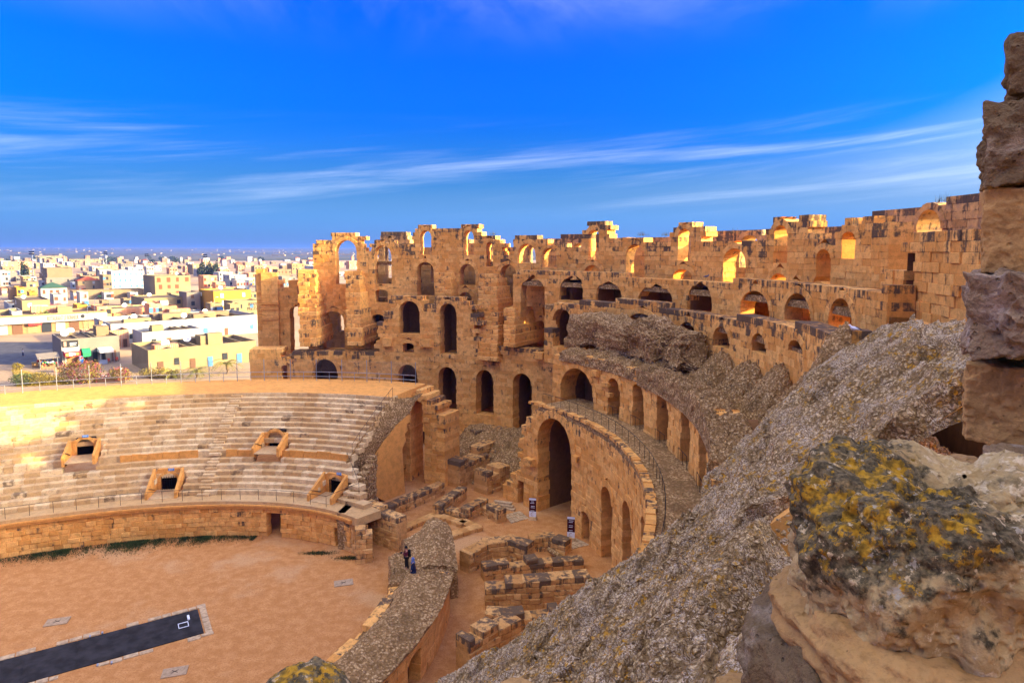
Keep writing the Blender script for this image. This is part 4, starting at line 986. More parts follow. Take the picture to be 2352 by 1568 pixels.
# ---- cut end
def cut_end():
    t = thing('cut_seating_end', 'broken end of the seating stand with rubble core and plastered side wall', 'ruin', at_z(*c7(1100, 1065), 0))
    a = at_z(*c7(1100, 1065), 0); b = at_z(*c7(1262, 1000), 0); ln = Line(a, b)
    poly = [ln.pix(*c7(x, y)) for x, y in ((940, 870), (1010, 700), (1100, 560), (1200, 440), (1262, 382), (1305, 360), (1308, 415), (1275, 440), (1285, 490), (1262, 520), (1270, 570), (1240, 640), (1265, 1000), (1100, 1066), (985, 1010))]
    poly = [(s, max(z, -.1)) for s, z in poly]
    n = len(poly); V = [ln.pts(np.array([s]), np.array([z]), np.array([o]))[0] for o in (0, .9 if ln.n[0] < 0 else -.9) for s, z in poly]
    mesh('side_wall', V, [tuple(range(n)), tuple(range(n, 2 * n))[::-1]] + [(i, (i + 1) % n, n + (i + 1) % n, n + i) for i in range(n)], 'plaster', t)
    # rubble between the tier ends and the wall
    L = [(Ring(ROWS[k][0]), np.interp(k, [0, 5, 6, 17], [832, 800, 812, 905]), np.interp(k, [0, 5, 6, 17], [1140, 1050, 1035, 912]), ROWS[k][1]) for k in range(5, 18)]
    LP = np.array([r.pts(np.array([r.pix(x, y)[0] + .3]), np.array([z + .1]), np.zeros(1))[0] for r, x, y, z in L])
    top = [ln.pix(*c7(x, y)) for x, y in ((940, 870), (960, 800), (1010, 700), (1055, 625), (1100, 560), (1150, 500), (1200, 440), (1262, 382), (1305, 340), (1330, 290), (1360, 240), (1400, 200), (1420, 180))]
    RP = np.array([ln.pts(np.array([s]), np.array([z + .05]), np.zeros(1))[0] for s, z in top])
    m_, n_ = 60, 90
    def resample(P, n): k = np.linspace(0, len(P) - 1, n); return np.stack([np.interp(k, np.arange(len(P)), P[:, i]) for i in range(3)], 1)
    A, B = resample(LP, n_), resample(RP, n_); f = np.linspace(0, 1, m_)[None, :, None]
    G = A[:, None] * (1 - f) + B[:, None] * f; G = G.reshape(-1, 3)
    G[:, 2] += .12 * fbm(G, 1.2, 4, 7) + .10 * fbm(G, 6, 2, 9) - .35 * np.sin(np.tile(np.linspace(0, math.pi, m_), n_))
    mesh('rubble_core', G, grid_faces(n_, m_), 'rubble', t, smooth=True)
    # face under the last tiers
    P = Ring(24.6)
    O = lambda *q, **k: opx(P, c7, *q, **k)
    tp = prof([P.pix(*c7(x, y)) for x, y in ((1235, 215), (1290, 190), (1400, 178), (1452, 215), (1456, 262), (1480, 265), (1530, 292), (1535, 355), (1560, 360), (1565, 480), (1590, 485))])
    w = thing('end_arch_wall', 'tall narrow arch with ragged right pier at the broken stand end', 'wall', at_z(*c7(1400, 890), 0))
    Bk = masonry(P, P.pix(*c7(1585, 600))[0], P.pix(*c7(1238, 600))[0], tp, 0, [O(1302, 1412, 245, 900, vt=.35)], h=.5, L=(.6, 1.2), soot=.45, sootdepth=.8, seed=201, rough=.08)
    lay(w, P, Bk, 3.0, 'ashlar', 120)
    # lower vault mouth
    p0 = POD.pts(np.array([POD.s_of(R(14.5))]), np.zeros(1), np.array([-.1]))[0]; R34 = Ring(34.0); p1 = R34.pts(np.array([R34.s_of(R(23.5))]), np.zeros(1), np.zeros(1))[0]
    l2 = Line(p0, p1) if Line(p0, p1).n[1] < 0 else Line(p1, p0)
    far = l2.L; fl = np.linalg.norm(l2.p - p0[:2]) > .1
    zz = [(0, 3.2), (1.6, 3.3), (3.2, 4.3), (far, 6.0)]; zz = [(far - s, z) for s, z in zz] if fl else zz
    cs = far - 2.9 if fl else 2.9
    Bk = masonry(l2, 0, far, prof(zz), 0, [Op(cs - 1.45, cs + 1.45, 2.75, -1, vt=.4)], h=.3, L=(.25, .6), soot=.1, seed=205, rough=.1)
    v = thing('lower_vault_mouth', 'half buried rubble vault mouth under the lowest tiers beside the gap', 'ruin', p0)
    lay(v, l2, Bk, .8, 'rubble', 60, bev=.06, jit=.03)
cut_end()
# ---- rails
def rail(label, P, h=1.0, mat='metal_black', r=.019, mid=None, name='railing', every=1, cat='railing'):
    t = thing(name, label, cat, P[0])
    for i, p in enumerate(P):
        if i % every == 0: MB().tube([p, (p[0], p[1], p[2] + h)], r, 5).build('post', mat, t, attr=False)
    MB().tube([(p[0], p[1], p[2] + h) for p in P], r * 1.15, 5).build('top_rail', mat, t, attr=False)
    for k in (mid or []): MB().tube([(p[0], p[1], p[2] + h * k) for p in P], r * .8, 4).build('mid_rail', mat, t, attr=False)
    return t
s0, s1 = POD.pix(745, 1165)[0], POD.s_of(R(100)); S = np.arange(s0, s1, 1.7)
rail('black railing curving along the edge of the podium walk', POD.pts(S, np.full_like(S, 3.3), np.full_like(S, -.25)), 1.0)
def seat_end(k, e=.35):
    r = Ring(ROWS[k][0]); x = np.interp(k, [0, 5, 6, 17], [832, 800, 812, 905]); y = np.interp(k, [0, 5, 6, 17], [1140, 1050, 1035, 912])
    return r.pts(np.array([r.pix(x, y)[0] + e]), np.array([ROWS[k][1]]), np.array([-.3]))[0]
q = POD.pts(np.array([s0]), np.array([3.3]), np.array([-.25]))[0]
rail('black stair rail beside the broken end of the lower tiers', np.array([q, seat_end(1), seat_end(3), seat_end(5)]), 1.0)
rail('black stair rail climbing the broken end of the upper tiers', np.array([seat_end(k) for k in (6, 8, 10, 12, 14, 16, 17)]), 1.0)
PF = Ring(22.2); S = np.arange(PF.pix(955, 895)[0], PF.s_of(R(110)), 1.55)
FP = PF.pts(S, np.full_like(S, ZTOP), np.zeros_like(S))
t = rail('grey steel fence with tall posts and wire along the back of the top platform', FP, 1.05, 'metal_grey', .03, [.5], 'steel_fence', cat='fence')
for i in range(0, len(FP), 2): p = FP[i]; MB().tube([p, (p[0], p[1], p[2] + 2.6)], .045, 5).build('tall_post', 'metal_grey', t, attr=False)
w_ = MB()
for k in range(12): w_.tube([(p[0], p[1], p[2] + 1.05 + .13 * k) for p in FP], .006, 3)
w_.build('wire_mesh', 'metal_grey', t, attr=False)
S = np.linspace(W3.pix(1225, 945)[0] - .3, W3.s_of(R(-46)), 28)
rail('black railing along the outer edge of the paved upper walkway', W3.pts(S, np.full_like(S, 10.78), np.full_like(S, -1.0)), 1.0)
for i, (x0, x1, y) in enumerate(((1398, 1420, 965), (1450, 1472, 1000), (1507, 1528, 1030), (1560, 1580, 1075), (1604, 1619, 1100))):
    a = W4.pix(x0, y)[0]; b = W4.pix(x1, y)[0]; S = np.linspace(a, b, 3)
    rail(('first', 'second', 'third', 'fourth', 'fifth')[i] + ' short barrier from the left, across a narrow walkway arch', W4.pts(S, np.full_like(S, 10.78), np.full_like(S, .1)), .95, name='arch_barrier', cat='barrier')
# paving stones of the walkway rim
t = thing('walkway_kerb', 'row of worn rim stones edging the walkway over the great arch', 'kerb', base_of(W3, 0, 10.7))
s = W3.s_of(R(-47)); e = W3.pix(1225, 945)[0]; i = 0; Bm = []
while s < e and i < 90:
    L = random.uniform(.5, .9); V1 = W3.pts(np.array([s, s + L - .03, s + L - .03, s]), np.full(4, 10.75), np.array([.08, .08, -.5, -.5]) + random.uniform(-.05, .05)); V2 = V1.copy(); V2[:, 2] = 11.02 + random.uniform(-.06, .06); V2[:2] -= 0
    m = MB(); m.ca = (random.random(), random.uniform(.1, .6), 0, 1); m.add(list(V1) + list(V2), [(3, 2, 1, 0), (4, 5, 6, 7), (0, 1, 5, 4), (1, 2, 6, 5), (2, 3, 7, 6), (3, 0, 4, 7)]).build('rim_stone', 'ashlar', t); s += L; i += 1
# ================================================================ left tower and the stepped radial piers
def tower():
    P = Ring(5.0); O = lambda c, *a, **k: opx(P, c, *a, **k)
    t = thing('ruined_tower', 'tall ruined stone tower with pilaster at the left end of the wall', 'tower', base_of(P, P.pix(620, 800)[0], 3))
    top = prof(profpx(P, [(c2, [(100, 470), (140, 462), (362, 464), (366, 652), (440, 657)])]))
    B = masonry(P, P.pix(*c2(440, 800))[0], P.pix(*c2(100, 800))[0], top, 3, [O(c2, 374, 440, 790, 1195)], h=.55, L=(.8, 1.4), soot=.25, seed=301)
    lay(t, P, B, 2.4, 'ashlar', 150)
    PP = Ring(5.35); B = masonry(PP, PP.pix(*c2(280, 800))[0], PP.pix(*c2(140, 800))[0], prof([(-99, 22.9), (99, 22.9)]), 3, [], h=.62, L=(.8, 1.2), soot=.1, seed=302)
    lay(t, PP, B, .5, 'ashlar', 80)
    for zz, e in ((c2(0, 755)[1], .22), (c2(0, 800)[1], .16), (c2(0, 885)[1], .14)):
        z = PP.pix(615, zz)[1]; slab('moulding', t, PP, PP.pix(*c2(285, 800))[0], PP.pix(*c2(135, 800))[0], -.3, e, z - .22, z + .1, 'plaster', 8)
    P = Ring(12.5); O = lambda c, *a, **k: opx(P, c, *a, **k)
    t = thing('tower_foot_block', 'square stone foot block standing in front of the left tower', 'ruin', base_of(P, P.pix(600, 850)[0], 3))
    top = prof(profpx(P, [(c2, [(42, 1138), (275, 1132), (280, 1206), (372, 1212)])]))
    B = masonry(P, P.pix(*c2(372, 1300))[0], P.pix(*c2(42, 1300))[0], top, 3, [O(c2, 298, 368, 1275, 1440)], h=.55, L=(.8, 1.4), soot=.6, sootdepth=.7, seed=303); lay(t, P, B, 3.0, 'ashlar', 60)
tower()
def pier(label, c, xl, xr, yt, yb, d0, d1, steps, seed):
    rg = random.Random(seed); R0 = Ring(d0); R1 = Ring(d1); zt = R0.pix(*c((xl + xr) / 2, yt))[1]; zb = R1.pix(*c((xl + xr) / 2, yb))[1]
    t = thing('stepped_pier', label, 'pier', base_of(R1, R1.pix(*c((xl + xr) / 2, yb))[0], zb))
    z = zb; h = (zt - zb) / steps
    for k in range(steps):
        f = k / (steps - 1); d = d1 + (d0 - d1) * f ** 1.1; P = Ring(d); a = P.pix(*c(xr, yt))[0]; b = P.pix(*c(xl, yt))[0]
        e = rg.uniform(-.12, .15); B = masonry(P, a - e, b + e, lambda s: z + h * 1.0 + 0 * s, z, [], h=h, L=(.7, 1.2), soot=.15, seed=seed + k, rough=.1)
        B = [(q, o, tn, dk + (.25 if rg.random() < .3 else 0)) for q, o, tn, dk in B]
        lay(t, P, B, d - 4.6, 'ashlar', 20, bev=.05, minpx=0); z += h
pier('tall sunlit stepped pier, the first one right of the left tower', c2, 440, 585, 478, 1120, 7.5, 12.6, 18, 400)
pier('sunlit stepped pier, the second one right of the left tower', c2, 835, 960, 490, 1115, 7.5, 12.6, 17, 430)
pier('short block pier under the left broken skyline arch', c3, 290, 425, 505, 700, 7.2, 8.6, 7, 460)
pier('ragged stepped pier left of the tall vault mouth', c3, 650, 815, 515, 1240, 7.2, 13.0, 20, 480)
pier('narrow stepped pier at the left jamb of the tall vault mouth', c3, 868, 960, 800, 1125, 10.5, 13.2, 9, 510)
# solid inner wall added behind the vaults on the right to block low sun
o = slab('vault_sun_block_wall', None, Ring(8.6), Ring(8.6).s_of(R(-100)), Ring(8.6).s_of(R(9)), -.6, 0, 0, 19.3, 'vault_interior', 100); tag(o, 'plain inner wall added to block sun behind the dark vaults on the right', 'wall')
# ================================================================ corbels, weeds
def corbel(path, c, x, y, w, h, out, thingname):
    s, z = path.pix(*c(x, y)); par = bpy.data.objects[thingname]; V = []
    for n, k in ((-.1, 1.0), (out, .75)):
        for a, b in ((-1, -1), (1, -1), (1, 1), (-1, 1)): V.append(path.pts(np.array([s + a * w]), np.array([z + b * h * (k if b < 0 else 1)]), np.array([n]))[0])
    m = MB(); m.ca = (.6, .25, 0, 1); m.add(V, [(3, 2, 1, 0), (4, 5, 6, 7), (0, 1, 5, 4), (1, 2, 6, 5), (2, 3, 7, 6), (3, 0, 4, 7)]).build('corbel', 'ashlar', par)
corbel(FW, c3, 225, 1090, .75, .55, .8, 'broken_front_wall'); corbel(FW, c2, 1200, 1085, .6, .6, .7, 'broken_front_wall'); corbel(FW, c3, 1180, 1195, .7, .45, .8, 'broken_front_wall')
corbel(W3, c8, 420, 820, .55, .38, .7, 'great_arch_wall'); corbel(W3, c8, 760, 800, .35, .3, .45, 'great_arch_wall'); corbel(W4, c8, 900, 170, .4, .3, .4, 'walkway_arcade_wall')
for x, y in ((1118, 1010), (1000, 330), (960, 250), (985, 255)): corbel(W4, c8, x, y, .25, .2, .3, 'walkway_arcade_wall')
# ================================================================ foreground rocks
def boulder_mat():
    t = NT('lichen_rock'); n0 = t.noise(3.2, 5, .62); n1 = t.noise(11, 6, .68); n2 = t.noise(46, 5, .7)
    A = lambda nm: t.n('ShaderNodeAttribute', attribute_name=nm).outputs['Fac']
    a, pale = A('lich'), A('pale')
    c = t.mix(t.ramp(n1, .32, .68), (.36, .235, .09), (.56, .40, .175))
    crust = t.ramp(t.math('ADD', t.math('ADD', t.math('MULTIPLY', n0, .55), t.math('MULTIPLY', n1, .55)), t.math('MULTIPLY', a, .16)), .57, .66)
    c = t.mix(t.math('MULTIPLY', crust, t.math('SUBTRACT', 1.0, t.math('MULTIPLY', pale, .55))), c, t.mix(t.ramp(n2, .4, .62), (.06, .046, .022), (.17, .125, .06)))      # dark crust
    fl = t.math('MULTIPLY', t.ramp(t.math('ADD', t.noise(20, 6, .7), t.math('MULTIPLY', pale, .13)), .575, .63), t.ramp(n0, .30, .5))
    c = t.mix(fl, c, t.mix(t.ramp(n2, .4, .6), (.46, .33, .165), (.64, .50, .28)))                                                                                                # pale bare flakes
    lm = t.math('MULTIPLY', t.ramp(t.math('ADD', t.noise(13, 6, .75), t.math('MULTIPLY', a, .20)), .69, .735), t.ramp(a, .15, .4))
    c = t.mix(lm, c, t.mix(t.ramp(t.noise(38, 4), .38, .62), (.17, .10, .015), (.46, .245, .02)))                                                                                 # orange lichen
    gl = t.math('MULTIPLY', t.math('MULTIPLY', t.ramp(t.noise(30, 4, .6), .60, .64), t.ramp(t.noise(7, 3), .5, .6)), t.ramp(a, .1, .4)); c = t.mix(gl, c, (.36, .31, .21))         # grey lichen
    h = t.math('ADD', t.math('MULTIPLY', n1, .8), t.math('SUBTRACT', t.math('MULTIPLY', n2, .7), t.math('MULTIPLY', t.ramp(t.voro(28), .30, .05), .6)))
    t.done(c, .95, t.bump(h, .9, .016))
boulder_mat()
stone('pillar_stone', (.44, .25, .085), (.62, .40, .155), cdark=(.09, .065, .04), sc=3.0, bump=.8, bd=.03, pits=.5)
stone('pillar_black', (.20, .13, .06), (.42, .285, .145), cdark=(.036, .029, .02), sc=6.0, bump=1.0, bd=.04, pits=.9, grey=(.46, .36, .235))
stone('pillar_dark', (.30, .20, .11), (.56, .40, .24), cdark=(.045, .036, .026), sc=5.0, bump=1.0, bd=.04, pits=.8, grey=(.52, .42, .31))
def pillar():
    Y = 3.3
    t = thing('stone_pillar', 'tall pillar of weathered stacked blocks rising at the right edge', 'pillar', (3.0, Y + .4, 24.0))
    for i, (xl, yt, yb, dy, mat, amp) in enumerate(((2312, 72, 226, .05, 'pillar_black', .03), (2262, 232, 428, .0, 'pillar_black', .035), (2254, 434, 630, .03, 'pillar_stone', .022), (2214, 634, 828, -.16, 'pillar_dark', .045), (2218, 836, 1012, .0, 'pillar_stone', .022))):
        a = at_y(xl, (yt + yb) / 2, Y + dy); zt = at_y(xl, yt, Y + dy)[2]; zb = at_y(xl, yb, Y + dy)[2]
        rz = -.66; w, dp = 1.5, .9; cx = a[0] + math.cos(rz) * w / 2 - math.sin(rz) * dp / 2; cy = a[1] + math.sin(rz) * w / 2 + math.cos(rz) * dp / 2
        block('pillar_block', t, (cx - w / 2, cy - dp / 2, zb), (cx + w / 2, cy + dp / 2, zt), mat, amp, 500 + i * 31, 170, rz=rz)
    z = at_y(2200, 1018, 3.1)[2]
    block('pillar_ledge', t, (2.35, 1.9, z - .45), (4.5, 3.7, z - .02), 'pillar_dark', .03, 577, 90, rz=-.66)
    block('pillar_footing', t, (2.2, 2.3, 19.0), (4.1, 3.8, z - .4), 'pillar_stone', .04, 578, 50, rz=-.66)
    # unseen wall right of the pillar, just high enough to shade the foreground
    w = thing('side_wall', 'unseen wall running on behind the right edge, shading the foreground boulder', 'wall', (5.0, 0, 20)); ln = Line((5.0, 3.4), (5.0, -5))
    B = masonry(ln, 0, ln.L, prof([(0, 27.6), (3, 27.3), (6, 27.0), (20, 26.6)]), 19.0, [], h=.9, L=(1.2, 2.0), seed=590); lay(w, ln, B, 1.2, 'ashlar_dark', 0)
pillar()
def boulder():
    c = at_y(2205, 1262, 2.05); t = thing('lichen_boulder', 'big pitted boulder crusted with orange and white lichen at lower right', 'rock', (c[0], c[1], c[2] - .4))
    h1 = at_y(1925, 1165, 1.72); h2 = at_y(2075, 1100, 1.9); h3 = at_y(2330, 1240, 1.75)
    def disp(P, N):
        d = .075 * fbm(P, 3.0, 3, 601) + .040 * fbm(P, 8, 4, 605) + .008 * fbm(P, 34, 3, 607) - .022 * np.abs(fbm(P, 10, 2, 609))
        right = sm(P[:, 0], c[0] - .2, c[0] + .1) * sm(-N[:, 1] + .2 * N[:, 2] * 0, -.1, .5)
        d = d - .040 * right * sm(fbm(P, 13, 2, 611), .12, .5) - .014 * sm(fbm(P, 26, 2, 613), .15, .5)
        for q, r, k in ((h1, .085, .15), (h2, .04, .06), (h3, .05, .07)): d = d - k * np.exp(-(np.linalg.norm((P - q) * np.array([1, .7, 1.1]), axis=1) / r) ** 2)
        return d - .035 * np.exp(-((P[:, 2] - (c[2] + .10 - .25 * (P[:, 0] - c[0]))) / .035) ** 2) * sm(P[:, 0], c[0] - .3, c[0])
    def lich(P, N): return np.clip(sm(N[:, 2] - .6 * N[:, 0], .1, 1.0) * (1 - .92 * sm(P[:, 0], c[0] - .28, c[0] + .02)) + .10 * sm(N[:, 2], .2, .8), 0, 1)
    def pale(P, N): return np.clip(sm(P[:, 0], c[0] - .15, c[0] + .15) * (1 - .3 * sm(N[:, 2], .3, .8)), 0, 1)
    o = blob('rock_body', t, c, (.49, .40, .285), 'lichen_rock', disp, 520, 330, lich, sup=.62)
    P = np.empty(len(o.data.vertices) * 3, np.float32); o.data.vertices.foreach_get('co', P); P = P.reshape(-1, 3) + WORLDLOC(t); Nn = (P - c) / np.array([.49, .40, .285]); Nn /= np.linalg.norm(Nn, axis=1, keepdims=True)
    at = o.data.attributes.new('pale', 'FLOAT', 'POINT'); at.data.foreach_set('value', pale(P, Nn).astype(np.float32))
    k = at_y(2065, 1085, 2.3)
    blob('rock_crown', t, (k[0], k[1], k[2] - .06), (.20, .22, .12), 'lichen_rock', lambda P, N: .045 * fbm(P, 6, 4, 631) + .010 * fbm(P, 26, 3, 633), 260, 160, lambda P, N: np.full(len(P), .85))
    L = thing('boulder_ledge', 'smooth tan ledge of bedded stone under the lichen boulder', 'rock', (1.4, 1.9, 23.2)); e = at_y(2290, 1475, 1.95)
    blob('ledge_body', L, e, (.66, .46, .16), 'pillar_stone', lambda P, N: .055 * fbm(P, 2.5, 3, 641) + .022 * fbm(P * np.array([.6, .6, 3]), 7, 3, 645) - .02 * np.abs(fbm(P, 9, 3, 647)) + .006 * fbm(P, 30, 3, 643), 300, 160, sup=.62)
    q = at_y(2190, 1720, 2.05)
    blob('dark_footing', L, q, (.64, .5, .46), 'pillar_black', lambda P, N: .07 * fbm(P, 3.0, 4, 651) + .022 * fbm(P, 15, 3, 653), 300, 220, sup=.55)
    block('rock_base', L, (.9, 1.75, 19.0), (2.4, 2.7, q[2] - .2), 'pillar_stone', .03, 655, 40)
boulder()
def small_rock():
    c = at_y(708, 1592, 1.6); t = thing('small_lichen_rock', 'small rock top with orange lichen poking in at the bottom edge', 'rock', (c[0], c[1], c[2] - .1))
    blob('rock_body', t, c, (.115, .09, .075), 'lichen_rock', lambda P, N: .02 * fbm(P, 9, 4, 661) + .006 * fbm(P, 40, 3, 663), 200, 110, lambda P, N: np.full(len(P), 1.0))
    p = thing('parapet_block', 'worn parapet block carrying the small lichen rock', 'parapet', (-.4, 1.2, 23))
    block('parapet_body', p, (-1.3, .75, 21.0), (.35, 1.70, c[2] - .05), 'pillar_stone', .03, 671, 60)
small_rock()
# loose stones on the slope
def loose():
    rg = np.random.default_rng(5); V = []; Fc = []; base = 0
    ico = np.array([[0, 0, 1], [.89, 0, .45], [.28, .85, .45], [-.72, .53, .45], [-.72, -.53, .45], [.28, -.85, .45], [.72, .53, -.45], [-.28, .85, -.45], [-.89, 0, -.45], [-.28, -.85, -.45], [.72, -.53, -.45], [0, 0, -1]])
    fi = np.array([[0, 1, 2], [0, 2, 3], [0, 3, 4], [0, 4, 5], [0, 5, 1], [1, 6, 2], [2, 7, 3], [3, 8, 4], [4, 9, 5], [5, 10, 1], [6, 7, 2], [7, 8, 3], [8, 9, 4], [9, 10, 5], [10, 6, 1], [6, 11, 7], [7, 11, 8], [8, 11, 9], [9, 11, 10], [10, 11, 6]])
    n = 9000; ph = rg.uniform(-82, -48.5, n); d = rg.uniform(13, 32, n); x, y = polar(np.radians(ph), d); z = slopez(d) - .22
    ok = (ph < -59) | (d > 17.5); 
    for i in np.where(ok)[0]:
        r = min(.30, .02 + rg.exponential(.03)); q = ico * rg.uniform(.6, 1.2, (12, 1)) * r * np.array([1, 1, .6]); a = rg.uniform(0, 6.3); q = q @ np.array([[math.cos(a), -math.sin(a), 0], [math.sin(a), math.cos(a), 0], [0, 0, 1]])
        V.append(q + np.array([x[i], y[i], z[i] + r * .2])); Fc.append(fi + base); base += 12
    Fc = np.concatenate(Fc); o = mesh('loose_stones', np.concatenate(V), Fc, 'rubble_slope', None, attr=np.tile([.5, 0, 0, 1], (len(Fc), 1))); tag(o, 'loose stones strewn over the grey rubble slope', 'stones', kind='stuff')
loose()
# ================================================================ arena floor details, people, boards
g5 = crop(0, 2100, 2.1382)
def membrane():
    t = NT('black_membrane'); n = t.noise(1.2, 4); t.done(t.mix(t.ramp(n, .3, .7), (.014, .012, .011), (.034, .031, .030)), .8, t.bump(t.noise(.9, 3), .5, .08))
membrane(); plain('pale_stone', (.44, .31, .17), .9, var=.25, sc=4); plain('slab_grey', (.36, .25, .14), .9, var=.2, sc=6)
def trench():
    a = at_z(*g5(1690, 720), .0)[:2]; b = at_z(*g5(1800, 905), .0)[:2]; f = at_z(*g5(0, 1165), .0)[:2]; g = at_z(*g5(300, 1345), .0)[:2]
    ax = (a - f) / np.linalg.norm(a - f); nn = np.array([ax[1], -ax[0]]); w = float((b - a) @ nn); L = 34.0
    t = thing('trench_cover', 'long black membrane cover over the arena trench with pale stone border', 'cover', (a[0], a[1], 0))
    rz = math.atan2(ax[1], ax[0])
    xs = 0.0; rg = random.Random(3); k = 0
    for ln in (7.2, 2.6, 1.6, 3.0, 2.2, 4.5, 4.5, 4.5):
        nx_, ny_ = 24, 12; V = []
        for i in range(nx_ + 1):
            for j in range(ny_ + 1):
                p = a - ax * (xs + ln * i / nx_) + nn * (w * j / ny_); e = min(i, nx_ - i) / nx_ * 2
                V.append((p[0], p[1], .05 + .06 * math.sin(math.pi * j / ny_) * (e ** .4) + (.0 if k != 2 else .02 * math.sin(j * 2.6))))
        mesh('membrane_panel', V, grid_faces(nx_ + 1, ny_ + 1), 'black_membrane', t, smooth=True); xs += ln + .14; k += 1
    m = MB(); p = a - ax * (L / 2) + nn * w / 2; m.box((p[0], p[1], .012), (L / 2, w / 2 + .02, .012), rz); m.build('trench_frame', 'black_membrane', t)
    for side in (-.32, w + .32):
        s = -.6
        while s < L:
            l = rg.uniform(.5, 1.1)
            if rg.random() < .8:
                p = a - ax * (s + l / 2) + nn * (side + rg.uniform(-.06, .06)); m = MB(); m.ca = (rg.random(), 0, 0, 1); m.box((p[0], p[1], .01), (l / 2 - .02, .2 + rg.uniform(-.05, .05), .05), rz, .05); m.build('border_stone', 'pale_stone', t)
            s += l
    s = -.3
    while s < w + .3:
        p = a + ax * .32 + nn * (s + .3); m = MB(); m.box((p[0], p[1], .01), (.22, .28, .06), rz, .05); m.build('border_stone', 'pale_stone', t); s += .6
    h = a - ax * 1.1 + nn * w * .55; m = MB()
    for dx, dy, lx, ly in ((-.3, 0, .02, .31), (.3, 0, .02, .31), (0, -.31, .32, .02), (0, .31, .32, .02)):
        q = h + ax * dx + nn * dy; m.box((q[0], q[1], .15), (lx, ly, .02), rz)
    m.build('hatch_frame', 'sign_white', t)
    q = a - ax * .7 + nn * w * .3; MB().box((q[0], q[1], .14), (.07, .28, .05), rz).build('hatch_handle', 'sign_white', t)
    for px in ((770, 950), (835, 1195), (875, 920), (955, 1175)):
        p = at_z(*g5(*px), .05); MB().box(p, (.12, .05, .06), rz + 1.5).build('tie_down', 'metal_grey', t)
trench()
for i, (c, x, y, lab) in enumerate(((g5, 490, 825, 'pale drain slab with crossed slots beyond the black trench cover'), (g5, 1495, 1255, 'dark drain slab with crossed slots nearer than the black trench cover'), (e4, 752, 765, 'flat cracked slab lying on sand toward the curved podium wall'))):
    p = at_z(*c(x, y), 0); t = thing('floor_slab', lab, 'slab', p)
    MB().box((p[0], p[1], .03), (.72, .46, .03), .3).build('slab_plate', 'slab_grey', t)
    m = MB(); 
    for a in (.65, -.65): m.box((p[0], p[1], .063), (.24, .02, .004), .3 + a)
    m.build('slots', 'dark_hole', t)
# tufts of grass at the foot of the podium wall
def grass(name, label, pts, n, hh, mat, seed):
    rg = np.random.default_rng(seed); V = []; Fc = []
    for k in range(n):
        p = pts(rg); h = hh * rg.uniform(.5, 1.3); 
        for j in range(3):
            a = rg.uniform(0, 6.3); l = rg.uniform(.2, 1) * h; b = len(V); c_, s_ = math.cos(a), math.sin(a)
            V += [(p[0] - s_ * .012, p[1] + c_ * .012, p[2]), (p[0] + s_ * .012, p[1] - c_ * .012, p[2]), (p[0] + c_ * l, p[1] + s_ * l, p[2] + h)]; Fc.append((b, b + 1, b + 2))
    o = mesh(name, V, np.array(Fc), mat); return tag(o, label, 'grass', kind='stuff')
plain('grass_green', (.035, .052, .014), .9, var=.4, sc=2); plain('grass_dry', (.30, .19, .06), .9, var=.3, sc=2)
def strip(rg):
    ph = rg.uniform(38, 112)
    while rg.random() > .12 + .88 * max(0, math.sin(ph * .55) * .5 + math.sin(ph * 1.7 + 1) * .35 + .35 * math.exp(-((ph - 60) / 9) ** 2)): ph = rg.uniform(38, 112)
    w = math.exp(-((ph - 62) / 22) ** 2) * 1.5 + .3; n = .1 + abs(rg.normal(0, .5)) * w
    return POD.pts(np.array([POD.s_of(R(ph))]), np.zeros(1), np.array([n]))[0]
grass('grass', 'dark green weeds growing along the foot of the podium wall', strip, 15000, .15, 'grass_green', 1)
grass('dry_grass', 'dry tufts on the sand in front of the podium weeds', lambda rg: strip(rg) * np.array([1, 1, 1]) + np.array([rg.normal(.2, .5), -abs(rg.normal(.4, .5)), 0]), 5000, .07, 'grass_dry', 2)
pq = at_z(*c7(830, 1530), 0); pq2 = at_z(*c7(560, 1490), 0)
grass('weed_patch', 'weeds at the foot of the square end pier', lambda rg: (pq if rg.random() < .5 else pq2) + np.array([rg.normal(0, .7), rg.normal(0, .18), 0]), 1500, .1, 'grass_green', 3)
# ---- people
plain('skin', (.42, .22, .13), .6); plain('cloth_maroon', (.085, .012, .018), .9); plain('cloth_black', (.012, .012, .014), .85); plain('cloth_navy', (.012, .018, .05), .9); plain('scarf_blue', (.10, .15, .32), .9); plain('cloth_white', (.72, .75, .8), .9); plain('cloth_grey', (.25, .25, .27), .9); plain('shoe', (.03, .025, .022), .7); plain('hair', (.02, .014, .01), .8)
def skin(name, parent, J, E, rad, mat, loc, rz):
    co, si = math.cos(rz), math.sin(rz); me = bpy.data.meshes.new(name)
    me.from_pydata([(x * co - y * si, x * si + y * co, z) for x, y, z in J], E, []); me.materials.append(MAT[mat])
    o = bpy.data.objects.new(name, me); link(o, parent); md = o.modifiers.new('skin', 'SKIN'); md.use_smooth_shade = True
    for i, sv in enumerate(me.skin_vertices[0].data if me.skin_vertices else []): sv.radius = rad[i]
    if not me.skin_vertices:
        pass
    sb = o.modifiers.new('sub', 'SUBSURF'); sb.levels = 1; sb.render_levels = 2
    return o
